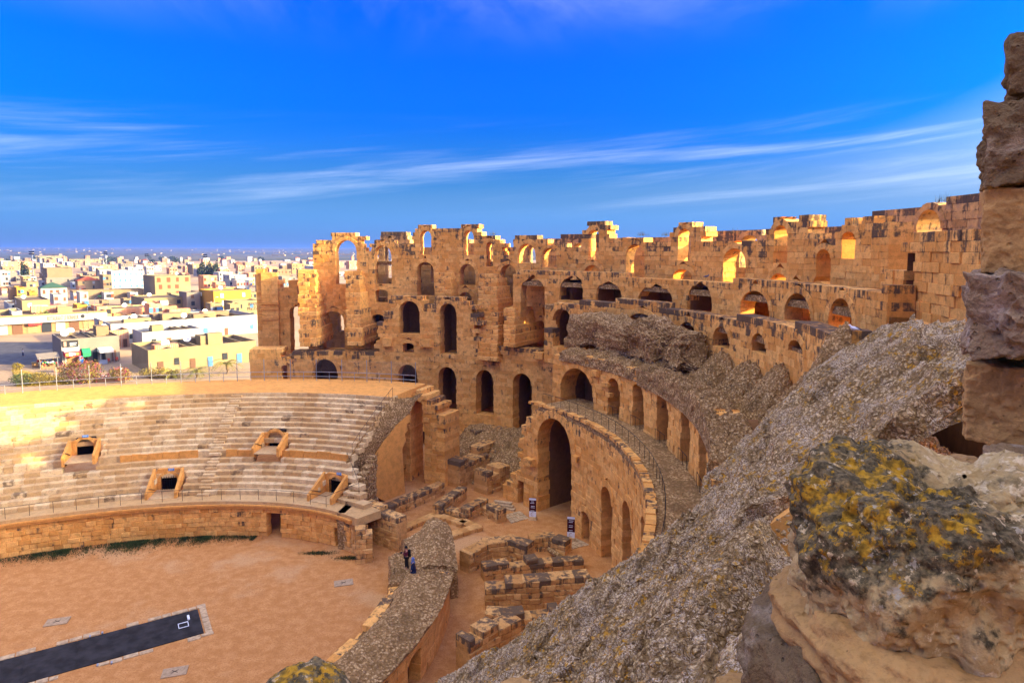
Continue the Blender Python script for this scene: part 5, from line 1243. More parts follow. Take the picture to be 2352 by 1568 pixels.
def skinobj(name, parent, J, E, rad, mat, rz):
    """continuous surface grown on a skeleton"""
    co, si = math.cos(rz), math.sin(rz); me = bpy.data.meshes.new(name)
    me.from_pydata([(x * co - y * si, x * si + y * co, z) for x, y, z in J], E, [])
    o = bpy.data.objects.new(name, me); link(o, parent)
    md = o.modifiers.new('skin', 'SKIN'); md.use_smooth_shade = True; md.branch_smoothing = .4
    sb = o.modifiers.new('sub', 'SUBSURF'); sb.levels = 2; sb.render_levels = 2
    lay_ = me.skin_vertices[0] if len(me.skin_vertices) else None
    if lay_ is None:
        bpy.context.view_layer.objects.active = o
        with bpy.context.temp_override(object=o, active_object=o): bpy.ops.mesh.customdata_skin_add()
        lay_ = me.skin_vertices[0]
    for i, sv in enumerate(lay_.data): r = rad[i]; sv.radius = r if isinstance(r, tuple) else (r, r)
    lay_.data[0].use_root = True
    dg = bpy.context.evaluated_depsgraph_get(); m2 = bpy.data.meshes.new_from_object(o.evaluated_get(dg)); o.modifiers.clear(); o.data = m2; m2.materials.clear(); m2.materials.append(MAT[mat])
    m2.polygons.foreach_set('use_smooth', np.ones(len(m2.polygons), bool))
    return o
def person(label, loc, rz, top, bottom, dress=False, head='hat', pack=None, camera=False, stride=.0, group=None):
    t = thing('person', label, 'person', loc, group)
    s = stride
    # body: pelvis, spine, neck, head, legs, arms in one skeleton
    J = [(0, 0, .95), (0, 0, 1.2), (0, 0, 1.42), (0, .01, 1.52), (0, .03, 1.60), (0, .03, 1.70)]
    E = [(0, 1), (1, 2), (2, 3), (3, 4), (4, 5)]; rad = [(.15, .11), (.14, .10), (.15, .09), (.055, .055), (.085, .095), (.07, .08)]
    for sg in (-1, 1):
        b = len(J); f = s * sg
        J += [(.10 * sg, 0, .90), (.11 * sg, f * .5, .50), (.11 * sg, f - .03, .08), (.12 * sg, f + .14, .04)]; E += [(0, b), (b, b + 1), (b + 1, b + 2), (b + 2, b + 3)]; rad += [(.10, .10), (.07, .07), (.045, .045), (.04, .03)]
    for sg in (-1, 1):
        b = len(J)
        if camera: el, wr, hd = (.25 * sg, .08, 1.12), (.10 * sg, .28, 1.28), (.05 * sg, .33, 1.33)
        else: el, wr, hd = (.25 * sg, -.02, 1.14), (.24 * sg, .10, .92), (.22 * sg, .15, .84)
        J += [(.19 * sg, 0, 1.40), el, wr, hd]; E += [(2, b), (b, b + 1), (b + 1, b + 2), (b + 2, b + 3)]; rad += [.06, .045, .035, .038]
    skinobj('body', t, J, E, rad, 'skin', rz)
    g = lambda r, k: tuple(v + k for v in r) if isinstance(r, tuple) else r + k
    # clothing over the same skeleton
    Jt = J[0:4] + J[14:17] + J[18:21]; Jt[3] = (0, .005, 1.47)
    Et = [(0, 1), (1, 2), (2, 3), (2, 4), (4, 5), (5, 6), (2, 7), (7, 8), (8, 9)]
    skinobj('jacket', t, Jt, Et, [(.185, .14), (.175, .135), (.175, .12), (.07, .07), .085, .068, .055, .085, .068, .055], top, rz)
    if dress:
        m = MB(); m.lathe((loc[0], loc[1], loc[2]), [(.30, .03), (.27, .3), (.22, .7), (.19, .98), (.17, 1.15)], 16); m.build('dress', bottom, t, True, False)
    else:
        Jl = [J[0], J[6], J[7], J[8], J[10], J[11], J[12]]
        skinobj('trousers', t, Jl, [(0, 1), (1, 2), (2, 3), (0, 4), (4, 5), (5, 6)], [(.165, .13), .115, .085, .065, .115, .085, .065], bottom, rz)
    co, si = math.cos(rz), math.sin(rz); W = lambda x, y, z: (loc[0] + x * co - y * si, loc[1] + x * si + y * co, loc[2] + z)
    if head == 'hat':
        MB().lathe(W(0, .02, 1.62), [(.10, .02), (.115, .03), (.115, .09), (.08, .16), (.01, .185)], 14).build('hat', 'cloth_black', t, True, False)
    elif head == 'scarf':
        MB().lathe(W(0, .0, 1.40), [(.17, -.05), (.13, .06), (.11, .12), (.125, .22), (.11, .31), (.06, .36), (.01, .375)], 14).build('headscarf', 'scarf_blue', t, True, False)
    else:
        MB().lathe(W(0, .01, 1.64), [(.09, .0), (.105, .05), (.085, .11), (.01, .14)], 12).build('hair', 'hair', t, True, False)
    if pack: 
        m = MB(); p = W(0, -.22, 1.2); m.box(p, (.15, .09, .24), rz, .15); m.build('backpack', pack, t, attr=False)
    if camera:
        m = MB(); p = W(0, .37, 1.35); m.box(p, (.07, .04, .05), rz); p = W(0, .44, 1.35); m.box(p, (.035, .06, .035), rz); m.build('camera', 'metal_black', t, attr=False)
    return t
person('person in maroon jacket and black hat with backpack and camera on the podium wall', at_z(*e4(1258, 652), 2.38), 2.0, 'cloth_maroon', 'cloth_black', pack='cloth_black', camera=True, stride=.06)
person('person in long navy dress and blue headscarf standing on the podium wall', at_z(*e4(1312, 748), 2.38), 1.7, 'cloth_navy', 'cloth_navy', dress=True, head='scarf')
# ---- information boards
plain('board_maroon', (.055, .008, .012), .5); plain('board_white', (.7, .72, .74), .5)
for (x, y, yt), lab in (((425, 1240, 1090), 'maroon information board left of the great arch'), ((706, 1395, 1228), 'maroon information board at the right foot of the great arch')):
    p = at_z(*c8(x, y), 0); p = p + np.array([0, -.25, 0]); Ht = at_y(*c8(x, yt), p[1])[2]; w = .34
    t = thing('information_board', lab, 'board', p, 'information boards by the great arch')
    MB().box((p[0], p[1], .15), (.42, .25, .15), -.2, .25).build('stone_foot', 'seat_stone', t)
    MB().box((p[0], p[1], .3 + (Ht - .3) / 2), (w, .04, (Ht - .3) / 2), -.2).build('panel', 'board_maroon', t)
    MB().box((p[0] - .01, p[1] - .045, Ht - .1), (w, .01, .1), -.2).build('header', 'board_white', t); MB().box((p[0] - .01, p[1] - .045, .56), (w, .01, .26), -.2).build('footer', 'board_white', t)
    m = MB(); rg = random.Random(int(x))
    for k in range(9):
        if k in (2, 5): continue
        z = Ht - .34 - k * .15; m.box((p[0] - .02 + rg.uniform(-.03, .05), p[1] - .05, z), (rg.uniform(.12, .22), .006, .022), -.2)
    m.build('print', 'board_white', t)
    m = MB(); r = .17
    m.tube([(p[0] - .01 + r * math.cos(a) * .98, p[1] - .06 - .2 * r * math.cos(a) * 0, .56 + r * math.sin(a)) for a in np.linspace(0, 6.283, 20)], .02, 4).build('emblem', 'slab_grey', t)
# three steps and paving by the great arch
def paving(label, c, poly, n):
    P = [at_z(*c(x, y), .0)[:2] for x, y in poly]; t = thing('paving', label, 'paving', (*P[0], 0)); rg = random.Random(n)
    for i in range(n):
        for j in range(n):
            f = lambda a, b: (1 - b) * ((1 - a) * P[0] + a * P[1]) + b * ((1 - a) * P[3] + a * P[2])
            e = .06; q = [f((i + e) / n, (j + e) / n), f((i + 1 - e) / n, (j + e) / n), f((i + 1 - e) / n, (j + 1 - e) / n), f((i + e) / n, (j + 1 - e) / n)]
            m = MB(); m.ca = (rg.random(), 0, 0, 1); m.prism(q, -.03, .03 + rg.uniform(0, .03)).build('paving_stone', 'pale_stone', t)
paving('flagstone apron left of the great arch entrance', c8, [(215, 1215), (330, 1185), (400, 1240), (265, 1280)], 4)
paving('flagstone apron right of the great arch entrance', c8, [(560, 1400), (720, 1375), (850, 1435), (680, 1480)], 4)
p = at_z(*c8(235, 1180), 0); t = thing('stone_steps', 'three low stone steps beside the stepped wall end', 'steps', p)
for k in range(3): MB().box((p[0] - .15 * k - .1, p[1] + .35 * k + .2, .09 + .18 * k), (.95, .22, .09), -.35).build('step', 'pale_stone', t)
p = at_z(*c7(1228, 1400), 0); t = thing('wooden_plank', 'upright yellow wooden plank leaning on the retaining wall end', 'plank', p)
plain('wood_yellow', (.45, .25, .06), .7, var=.2, sc=5); MB().box((p[0], p[1], 1.25), (.06, .05, 1.25), .2).build('plank', 'wood_yellow', t); MB().box((p[0] + .1, p[1], .5), (.12, .04, .05), .2).build('cleat', 'wood_yellow', t)
# fallen column
a = at_z(*e3(770, 480), .5); b = at_z(*e3(890, 560), .15); t = thing('fallen_column', 'fallen rough column shaft leaning over the stubby wall', 'column', (b[0], b[1], 0))
MB().tube([a, (a + b) / 2 + np.array([0, 0, .03]), b], [.2, .23, .2], 10).build('shaft', 'rubble', t, True)
# pigeons
plain('pigeon_grey', (.10, .10, .13), .6); plain('pigeon_white', (.75, .75, .78), .6)
def pigeon(label, p, rz, white, k=1.0):
    t = thing('pigeon', label, 'bird', p, 'pigeons resting on the ruins'); co, si = math.cos(rz), math.sin(rz); W = lambda x, z: (p[0] + x * co * k, p[1] + x * si * k, p[2] + z * k)
    MB().tube([W(-.20, .08), W(-.12, .11), W(0, .13), W(.09, .16), W(.12, .21), W(.15, .25), W(.19, .245)], [.012 * k, .045 * k, .07 * k, .055 * k, .032 * k, .034 * k, .01 * k], 8).build('body', 'pigeon_white' if white else 'pigeon_grey', t, True, False)
    m = MB(); m.tube([W(.02, .07), W(.02, 0)], .008 * k, 4); m.tube([W(.0, .07), W(.0, 0)], .008 * k, 4); m.build('legs', 'skin', t, attr=False)
    MB().tube([W(-.28, .07), W(-.1, .155), W(.04, .16)], [.02 * k, .04 * k, .02 * k], 6).build('wing', 'pigeon_grey', t, True, False)
def ringp(P, x, y): s, z = P.pix(x, y); return P.pts(np.array([s]), np.array([z]), np.array([-.4]))[0]
pigeon('white and grey pigeon on the crest of the walkway arcade', np.array(at_z(1694, 872, 16.15)) * 1.0, .5, True, 1.2)
pigeon('grey pigeon perched on the middle vault ledge', ringp(MW, *c4(1075, 548)), .2, False, 1.3)
pigeon('white pigeon sitting by the right lit arch', ringp(LW, *c5(548, 1225)), 2.8, True, 1.3)
pigeon('white and dark pigeon on the lower rim of the rubble slope', np.array([-.15, 27.2, slopez(27.6) - .25]) + np.array([1.55, 1.0, .15]), .4, True, 1.3)

def walltop(rg):
    x = rg.choice([c4(545, 190), c4(740, 190), c4(1130, 165), c4(1310, 165), c3(760, 185), c3(905, 330), c5(1270, 205), c3(920, 335)]); P = W1 if rg.random() < .7 else UW; s, z = P.pix(*x)
    return P.pts(np.array([s + rg.normal(0, .35)]), np.array([z - .05]), np.array([-.5 + rg.normal(0, .2)]))[0]
grass('wall_weeds', 'thin weeds sprouting along the top of the skyline walls', walltop, 160, .55, 'grass_olive_top', 12) if plain('grass_olive_top', (.06, .055, .02), .9) else None
# ================================================================ the town
GZ = 1.62
def facade_mat(name, c, var=.12):
    t = NT(name); n = t.noise(.35, 5, .6); n2 = t.noise(2.5, 4)
    cc = t.mix(t.ramp(n, .35, .7), [v * (1 - var) for v in c], c); cc = t.mix(t.ramp(n2, .55, .75, 0, .25), cc, [v * .7 for v in c]); t.done(cc, .9, t.bump(n2, .2, .03))
for nm, c in (('wall_white', (0.285, 0.283, 0.278)), ('wall_cream', (0.220, 0.171, 0.093)), ('wall_beige', (0.180, 0.129, 0.078)), ('wall_ochre', (0.371, 0.213, 0.034)), ('wall_grey', (0.171, 0.148, 0.125)), ('roof_flat', (0.124, 0.087, 0.053)), ('roof_pale', (0.153, 0.122, 0.083)), ('roof_red', (.32, .07, .03)), ('roof_green', (.03, .07, .05)), ('wall_tan', (0.269, 0.163, 0.078)), ('wall_bluewhite', (0.261, 0.287, 0.337)), ('wall_pink', (0.337, 0.202, 0.157))): facade_mat(nm, c)
def brick_mat():
    t = NT('wall_brick'); b = t.n('ShaderNodeTexBrick', {'Vector': t.co(), 'Color1': (.36, .13, .05, 1), 'Color2': (.46, .19, .075, 1), 'Mortar': (.42, .33, .24, 1), 'Scale': 1.0}); b.inputs['Brick Width'].default_value = .5; b.inputs['Row Height'].default_value = .25; b.inputs['Mortar Size'].default_value = .03
    n = t.noise(.6, 4); t.done(t.mix(t.ramp(n, .4, .7, 0, .4), b.outputs['Color'], (.30, .12, .05)), .9)
brick_mat()
plain('window_dark', (.025, .028, .035), .25); plain('shutter_red', (.30, .045, .02), .7); plain('shutter_grey', (.22, .23, .25), .6); plain('shutter_blue', (.05, .14, .30), .6); plain('door_brown', (.10, .05, .03), .6); plain('asphalt', (.055, .055, .06), .75, var=.3, sc=.6); plain('pavement', (.27, .19, .11), .9, var=.15, sc=1.5); plain('kerb_red', (.38, .05, .035), .8); plain('kerb_white', (.7, .68, .62), .8)
TA = R(42.0)
FD = np.array([math.cos(TA), math.sin(TA)]); SD = np.array([-math.sin(TA), math.cos(TA)])
def solve(C, D, X):
    k = (X - PPX) / FPX * cp_k(C, D) if False else (X - PPX) / FPX
    # x = k*(y*cos p - (z-H)*sin p); use the ground point's height
    h = -(C[2] - CAM_H) * sp_
    return (k * (C[1] * cp + h) - C[0]) / (D[0] - k * D[1] * cp)
WCOL = ['window_dark', 'window_dark', 'window_dark', 'shutter_grey', 'shutter_blue', 'shutter_red', 'door_brown']
TOWN = []
def house(label, x0, xc, x1, yt, yb, mat, wins=(3, 2), swins=None, roof='roof_flat', depth=None, name='house', parapet=.5, group='buildings of the town', wmat=None, z0=GZ, hip=None, smat=None, rg=None, wsz=(.55, .75)):
    rg = rg or random.Random(int(x0 * 7 + yt * 13)); C = at_z(xc, yb, z0); Lf = abs(solve(C, FD, x1)); Ls = abs(solve(C, SD, x0)) if xc - x0 > 1 else (depth or 8.0); Ls = min(max(Ls, 3.0), 28); Lf = min(max(Lf, 2.5), 60)
    zt = at_y(xc, yt, C[1])[2]; zt = max(zt, z0 + 2.6); H = zt - z0
    if depth: Ls = depth
    t = thing(name, label, 'building', C, group); c = C[:2]; P = lambda f, s: c + FD * f + SD * s
    m = MB(); m.prism([P(0, 0), P(Lf, 0), P(Lf, Ls), P(0, Ls)], z0 - .3, zt - parapet); m.build('walls', mat, t)
    if hip:
        q = [P(-.4, -.4), P(Lf + .4, -.4), P(Lf + .4, Ls + .4), P(-.4, Ls + .4)]; a = P(Lf / 2, Ls / 2); zz = zt - parapet
        MB().add([(*v, zz) for v in q] + [(*a, zz + min(Lf, Ls) * .28)], [(0, 1, 4), (1, 2, 4), (2, 3, 4), (3, 0, 4), (3, 2, 1, 0)]).build('roof', hip, t)
    else:
        e = .22; r = MB().prism([P(e, e), P(Lf - e, e), P(Lf - e, Ls - e), P(e, Ls - e)], zt - parapet, zt - parapet + .06).build('roof', roof, t)
        m = MB(); w = .2
        for a, b, a2, b2 in ((0, Lf, -.003, w), (0, Lf, Ls - w, Ls + .003), ): m.prism([P(a, a2), P(b, a2), P(b, b2), P(a, b2)], zt - parapet - .01, zt)
        for a, b in ((-.003, w), (Lf - w, Lf + .003)): m.prism([P(a, w), P(b, w), P(b, Ls - w), P(a, Ls - w)], zt - parapet - .01, zt)
        m.build('parapet', mat, t)
    st = max(1, round((H - parapet) / 3.2)); sh = (H - parapet) / st
    def win(f, s, zc, hw, hh, side, mt):
        m = MB()
        if not side: q = [P(f - hw, -.05), P(f + hw, -.05), P(f + hw, .12), P(f - hw, .12)]
        else: q = [P(-.05, s - hw), P(.12, s - hw), P(.12, s + hw), P(-.05, s + hw)]
        m.prism(q, zc - hh, zc + hh); o = m.build('window', mt, t)
        if hw * 2 / C[1] * FPX > 5:
            m = MB()
            if not side: m.prism([P(f - hw - .12, -.14), P(f + hw + .12, -.14), P(f + hw + .12, .05), P(f - hw - .12, .05)], zc - hh - .12, zc - hh - .003)
            else: m.prism([P(-.14, s - hw - .12), P(.05, s - hw - .12), P(.05, s + hw + .12), P(-.14, s + hw + .12)], zc - hh - .12, zc - hh - .003)
            m.build('sill', 'wall_cream', o)
    n = wins[0] if wins else 0
    for k in range(st):
        for i in range(n):
            if rg.random() < .14: continue
            win(Lf * (i + .5 + rg.uniform(-.1, .1)) / n, 0, z0 + sh * (k + .55), wsz[0] * rg.uniform(.8, 1.2), min(wsz[1] * rg.uniform(.9, 1.2), sh * .36), False, wmat or rg.choice(WCOL))
        for i in range(swins or 0):
            if rg.random() < .3: continue
            win(0, Ls * (i + .5) / swins, z0 + sh * (k + .55), wsz[0], min(wsz[1], sh * .34), True, wmat or rg.choice(WCOL[:4]))
    TOWN.append((t, C, Lf, Ls, zt, P)); return t, P, zt, Lf, Ls, C
def r1(x0, xc, x1, yt, yb): return (x0 * .25634, xc * .25634, x1 * .25634, 545.5 + yt * .25634, 545.5 + yb * .25634)
H_ = []
def hs_(label, a, *q, **k): r = house(label, *r1(*a), *q, **k); H_.append(r); return r
shops = hs_('row of rendered shops with awnings facing the amphitheatre square', (445, 560, 1078, 915, 1150), 'wall_grey', None, roof='roof_flat', name='shop_row', depth=13, parapet=.4)
comp = hs_('long cream walled compound right of the shop row', (1080, 1335, 2300, 1010, 1215), 'wall_cream', None, roof='roof_flat', name='compound', depth=14, parapet=.9)
hs_('brick parapet house behind the shop row', (565, 780, 1160, 850, 1010), 'wall_brick', None, roof='roof_flat', depth=9, parapet=.9)
hs_('broad white flat roofed compound with deep parapets', (950, 1000, 2310, 775, 960), 'wall_white', None, roof='roof_pale', depth=22, parapet=1.3)
hs_('small white yard house behind the cream compound', (1160, 1280, 1810, 850, 1010), 'wall_white', None, roof='roof_pale', depth=10, parapet=.8)
rest = hs_('long white fronted restaurant building with lettered fascia', (-300, -200, 960, 715, 890), 'wall_tan', None, roof='roof_flat', name='restaurant', depth=16, parapet=.5)
hs_('orange brick house with wide flat roof slab', (960, 1005, 1590, 640, 760), 'wall_brick', (5, 1), roof='roof_flat', depth=14, wmat='window_dark', wsz=(.7, .8))
hs_('white house carrying solar panels', (600, 620, 880, 655, 760), 'wall_white', (4, 1), roof='roof_flat', depth=9)
hs_('beige house with white porch left of the solar panels', (-60, 205, 455, 565, 720), 'wall_cream', (2, 1), swins=2, roof='roof_flat', wmat='sign_white')
hs_('ochre painted building with white side wall and arched window', (1790, 1920, 2255, 480, 700), 'wall_ochre', (2, 1), swins=3, roof='roof_pale', wmat='sign_white')
hs_('pale rounded house beside the ochre building', (2065, 2090, 2330, 570, 750), 'wall_cream', (2, 1), roof='roof_pale', depth=9)
hs_('cream house between the white block and the brick house', (1180, 1300, 1660, 545, 700), 'wall_cream', (3, 2), roof='roof_flat')
hs_('grey sided terrace house right of the cream house', (1610, 1680, 1800, 490, 690), 'wall_grey', (1, 1), roof='roof_flat', depth=10)
hs_('tall white apartment block with red shuttered cream front', (1290, 1395, 1712, 345, 540), 'wall_cream', (4, 3), roof='roof_pale', wmat='shutter_red', wsz=(.8, 1.0), name='apartment_block')
hs_('white apartment block with long balcony left of the red shutters', (985, 1005, 1300, 300, 470), 'wall_white', (6, 2), roof='roof_pale', depth=14, wmat='shutter_blue', name='apartment_block')
hs_('white cube house stacked above the balcony block', (890, 900, 1010, 290, 430), 'wall_white', (2, 2), roof='roof_pale', depth=9)
hs_('tall brown flats with beige blank side', (315, 430, 655, 275, 440), 'wall_beige', None, swins=3, roof='roof_flat', name='apartment_block')
hs_('arched villa with beige front and small green roof', (80, 90, 372, 455, 560), 'wall_tan', (4, 1), roof='roof_flat', depth=10, wmat='door_brown')
hs_('white villa with green hip roof and arched windows', (360, 372, 608, 445, 600), 'wall_white', (4, 2), roof='roof_pale', depth=9, hip='roof_green', wmat='door_brown')
hs_('low dark roofed sheds behind the white villa', (630, 660, 1290, 480, 560), 'wall_beige', (5, 1), roof='roof_flat', depth=10)
hs_('terracotta hip roofed house in front of the balcony block', (680, 700, 900, 380, 470), 'wall_beige', (2, 1), hip='roof_red', depth=9)
hs_('long grey block house with three dark doors', (380, 420, 720, 365, 450), 'wall_grey', (4, 1), roof='roof_flat', depth=9, wmat='window_dark')
hs_('stadium stand with banded front beyond the white blocks', (1680, 1730, 1970, 240, 330), 'wall_cream', (6, 2), roof='roof_pale', name='stadium_stand')
hs_('white domed looking villa right of the cypress row', (2100, 2115, 2300, 365, 440), 'wall_white', (3, 1), roof='roof_pale', depth=9, wmat='wall_ochre')
hs_('white two storey house with square windows near the tower', (2000, 2060, 2210, 335, 430), 'wall_white', (2, 2), swins=2, roof='roof_pale')
hs_('unfinished red brick house in the middle distance', (720, 900, 1060, 250, 310), 'wall_brick', (4, 2), swins=3, roof='roof_flat')
hs_('red brick terrace near the left edge', (0, 40, 290, 215, 290), 'wall_brick', (5, 2), roof='roof_flat', depth=9)
hs_('grey concrete wall house at the left edge', (-80, -60, 160, 315, 400), 'wall_grey', None, roof='roof_flat', depth=8)
# random town, getting denser and smaller toward the plain
def scatter():
    rg = random.Random(77); cols = ['wall_white'] * 6 + ['wall_cream'] * 4 + ['wall_beige'] * 4 + ['wall_brick'] * 5 + ['wall_grey', 'wall_pink', 'wall_bluewhite', 'wall_tan']
    words = {'wall_white': 'white', 'wall_cream': 'cream', 'wall_beige': 'beige', 'wall_brick': 'red brick', 'wall_grey': 'grey', 'wall_pink': 'pinkish', 'wall_bluewhite': 'bluish white', 'wall_tan': 'tan'}
    n = 0; used = {}
    rows = [(676, 30, 16), (660, 30, 18), (648, 32, 22), (638, 30, 24), (629, 28, 26), (621, 24, 28), (614, 20, 30), (608, 17, 32), (603, 14, 34), (599, 11, 34)]
    for yb, w, cnt in rows:
        xs = np.linspace(-30, 640 if yb > 640 else 1000, cnt)
        for x in xs:
            x = x + rg.uniform(-12, 12); ww = w * rg.uniform(.6, 1.5); y = yb + rg.uniform(-4, 4)
            if rg.random() < .12: continue
            if y > 640 and (300 < x < 460): continue
            mt = rg.choice(cols); D = at_z(x, y, GZ)[1]; hgt = rg.choice([1, 1, 2, 2, 2, 3]) * 3.3 + .6
            yt = y - hgt * FPX / D; sz = 'low' if hgt < 5 else 'two storey' if hgt < 8 else 'tall'
            place = 'far edge' if yb < 612 else 'far part' if yb < 632 else 'middle'
            hip = 'roof_red' if rg.random() < .05 else None
            house(f'{words[mt]} {sz} flat roofed house in the {place} of the town' if not hip else f'{words[mt]} {sz} house with red hip roof in the {place} of the town', x - ww * .28, x, x + ww * .72, yt, y, mt, (max(1, min(4, int(ww / 7))), 1) if D < 1500 else (2, 1), roof=rg.choice(['roof_flat', 'roof_pale']), hip=hip, group=f'houses in the {place} of the town', rg=rg, parapet=.6)
            n += 1
scatter()
# long warehouses at the far edge
for i, (x0, x1, yt, yb) in enumerate(((310, 850, 165, 205), (610, 1080, 195, 225))):
    hs_(('long pale factory hall with blue ridge at the far edge of town', 'second long low hall in front of the factory hall')[i], (x0, x0 + 10, x1, yt, yb), 'wall_cream', (12, 1), roof='roof_pale', depth=20, name='factory_hall')
# ---- shop fronts
def on_front(h, f0, f1, z0_, z1_, out0, out1, name, mat, parent=None):
    t, P, zt, Lf, Ls, C = h; m = MB(); m.prism([P(f0, -out1), P(f1, -out1), P(f1, -out0), P(f0, -out0)], GZ + z0_, GZ + z1_); return m.build(name, mat, parent or t)
plain('awning_red', (.42, .03, .03), .7); plain('awning_green', (.02, .22, .09), .7); plain('awning_white', (.66, .58, .46), .8, var=.1); plain('poster_black', (.02, .02, .025), .6); plain('print_white', (.72, .70, .66), .6); plain('print_yellow', (.6, .42, .08), .6)
L0 = shops[3]
on_front(shops, L0 * .0, L0 * .30, 0, 4.2, .005, .08, 'white_front', 'wall_white')
for k, (a, b) in enumerate(((.08, .26), (.33, .42), (.52, .60), (.68, .74), (.86, .93))): on_front(shops, L0 * a, L0 * b, .05, 2.4, .085, .14, 'shop_door', ('wall_tan', 'door_brown', 'window_dark', 'window_dark', 'door_brown')[k])
def awning(label, f0, f1, z, drop, out, mat, front=None, name='awning', round_=False):
    t0, P, zt, Lf, Ls, C = shops; p = P((f0 + f1) / 2 * Lf, -out / 2); t = thing(name, label, 'awning', (*p, GZ)); a, b = f0 * Lf, f1 * Lf
    V = []; prof_ = [(0.1, z), (out * .55, z - drop * .12), (out, z - drop * .55), (out, z - drop)] if round_ else [(.1, z), (out, z - drop * .35), (out, z - drop)]
    for f in (a, b):
        for o, zz in prof_: V.append((*P(f, -o), GZ + zz))
    n = len(prof_); Fc = [(i, i + 1, n + i + 1, n + i) for i in range(n - 1)]
    mesh('canopy', V, Fc, mat, t)
    for f in (a, b): 
        q = [(*P(f, -o), GZ + zz) for o, zz in prof_] + [(*P(f, -.1), GZ + z - drop)]; mesh('end_panel', q, [tuple(range(len(q)))], front or mat, t)
    if not round_:
        for f in (a + .05, b - .05): q = P(f, -out + .05); MB().box((*q, GZ + (z - drop) / 2), (.04, .04, (z - drop) / 2), TA).build('post', 'metal_grey', t, attr=False)
    return t, P, a, b
t, P, a, b = awning('red printed shop awning at the corner of the shop row', .02, .27, 3.3, 1.1, 3.0, 'wall_white', 'awning_red')
q0, q1 = P(a, -3.03), P(b, -3.03); m = MB(); m.add([(*q0, GZ + 2.2), (*q1, GZ + 2.2), (*q1, GZ + 3.2), (*q0, GZ + 3.2)], [(0, 1, 2, 3)]).build('banner', 'awning_red', t)
for k in range(4):
    f = a + (b - a) * (.15 + .22 * k); q = P(f, -3.05); r = (.35, .45, .3, .25)[k]
    V = [(*(q + FD * r * math.cos(x)), GZ + 2.7 + r * .8 * math.sin(x)) for x in np.linspace(0, 6.283, 12, endpoint=False)]; mesh('print', V, [tuple(range(12))], ('print_yellow', 'print_white', 'print_white', 'print_yellow')[k], t)
awning('green barrel shop awning in the middle of the shop row', .33, .47, 3.4, 1.7, 1.6, 'awning_green', round_=True)
awning('white flat awning on posts at the right of the shop row', .60, .84, 3.3, .9, 3.2, 'awning_white', 'print_white')
p = shops[1](0.9, -.12); t = thing('shop_poster', 'black shop poster above the red awning', 'poster', (*p, GZ)); on_front(shops, .15, 3.0, 3.9, 5.3, .09, .16, 'panel', 'poster_black', t); on_front(shops, 1.5, 2.7, 4.6, 4.75, .165, .18, 'print', 'print_white', t); on_front(shops, 1.5, 2.6, 4.2, 4.32, .165, .18, 'print', 'print_white', t); on_front(shops, .4, .9, 4.05, 5.1, .165, .18, 'print', 'wall_pink', t)
p = shops[1](L0 * .3, -1.2); t = thing('drinks_fridge', 'blue drinks fridge under the red awning', 'fridge', (*p, GZ)); MB().box((*p, GZ + .95), (.35, .35, .95), TA).build('cabinet', 'sign_blue', t); MB().box((*(p - SD * .36), GZ + 1.6), (.3, .02, .2), TA).build('header', 'awning_red', t)
p = shops[1](L0 * .64, -3.3); t = thing('ice_cream_freezer', 'pale blue ice cream chest freezer under the white awning', 'freezer', (*p, GZ)); MB().box((*p, GZ + .45), (.75, .4, .42), TA).build('chest', 'wall_bluewhite', t); MB().box((*p, GZ + .90), (.72, .38, .03), TA).build('lid', 'metal_grey', t)
for k, (f, o) in enumerate(((.76, 2.2), (.92, 1.4))):
    p = shops[1](L0 * f, -o); t = thing('cafe_chair', ('red cafe chair under the white awning', 'red cafe chair right of the white awning')[k], 'chair', (*p, GZ), 'red cafe chairs')
    MB().box((*p, GZ + .45), (.22, .22, .03), TA).build('seat', 'kerb_red', t); MB().box((*(p + SD * .2), GZ + .75), (.22, .03, .25), TA).build('backrest', 'kerb_red', t)
    for sx in (-1, 1):
        for sy in (-1, 1): MB().box((*(p + FD * .18 * sx + SD * .18 * sy), GZ + .21), (.02, .02, .21), TA).build('leg', 'metal_black', t)
# souvenir stall at the corner
p = shops[1](-2.5, -.5); t = thing('souvenir_stall', 'cluttered souvenir stall with slanting roof at the shop corner', 'stall', (*p, GZ))
for sx in (-1, 1):
    for sy in (-1, 1): MB().box((*(p + FD * 1.5 * sx + SD * 1.2 * sy), GZ + 1.2), (.05, .05, 1.2), TA).build('post', 'metal_grey', t)
MB().add([(*(p + FD * a + SD * b), GZ + 2.5 + b * .25) for a, b in ((-1.9, -1.6), (1.9, -1.6), (1.9, 1.6), (-1.9, 1.6))] + [(*(p + FD * a + SD * b), GZ + 2.58 + b * .25) for a, b in ((-1.9, -1.6), (1.9, -1.6), (1.9, 1.6), (-1.9, 1.6))], [(0, 1, 2, 3), (4, 5, 6, 7), (0, 1, 5, 4), (1, 2, 6, 5), (2, 3, 7, 6), (3, 0, 4, 7)]).build('roof', 'wall_grey', t)
MB().box((*p, GZ + .4), (1.4, .9, .4), TA).build('counter', 'wall_beige', t)
rg = random.Random(9)
for k in range(26):
    c = p + FD * rg.uniform(-1.7, 1.7) + SD * rg.uniform(-1.6, .9); g = MB().box((*c, GZ + rg.uniform(.5, 1.6)), (rg.uniform(.1, .3), rg.uniform(.05, .2), rg.uniform(.08, .3)), rg.uniform(0, 3)).build('goods', rg.choice(['kerb_red', 'sign_white', 'door_brown', 'wall_tan', 'sign_blue', 'awning_green', 'print_yellow']), t)
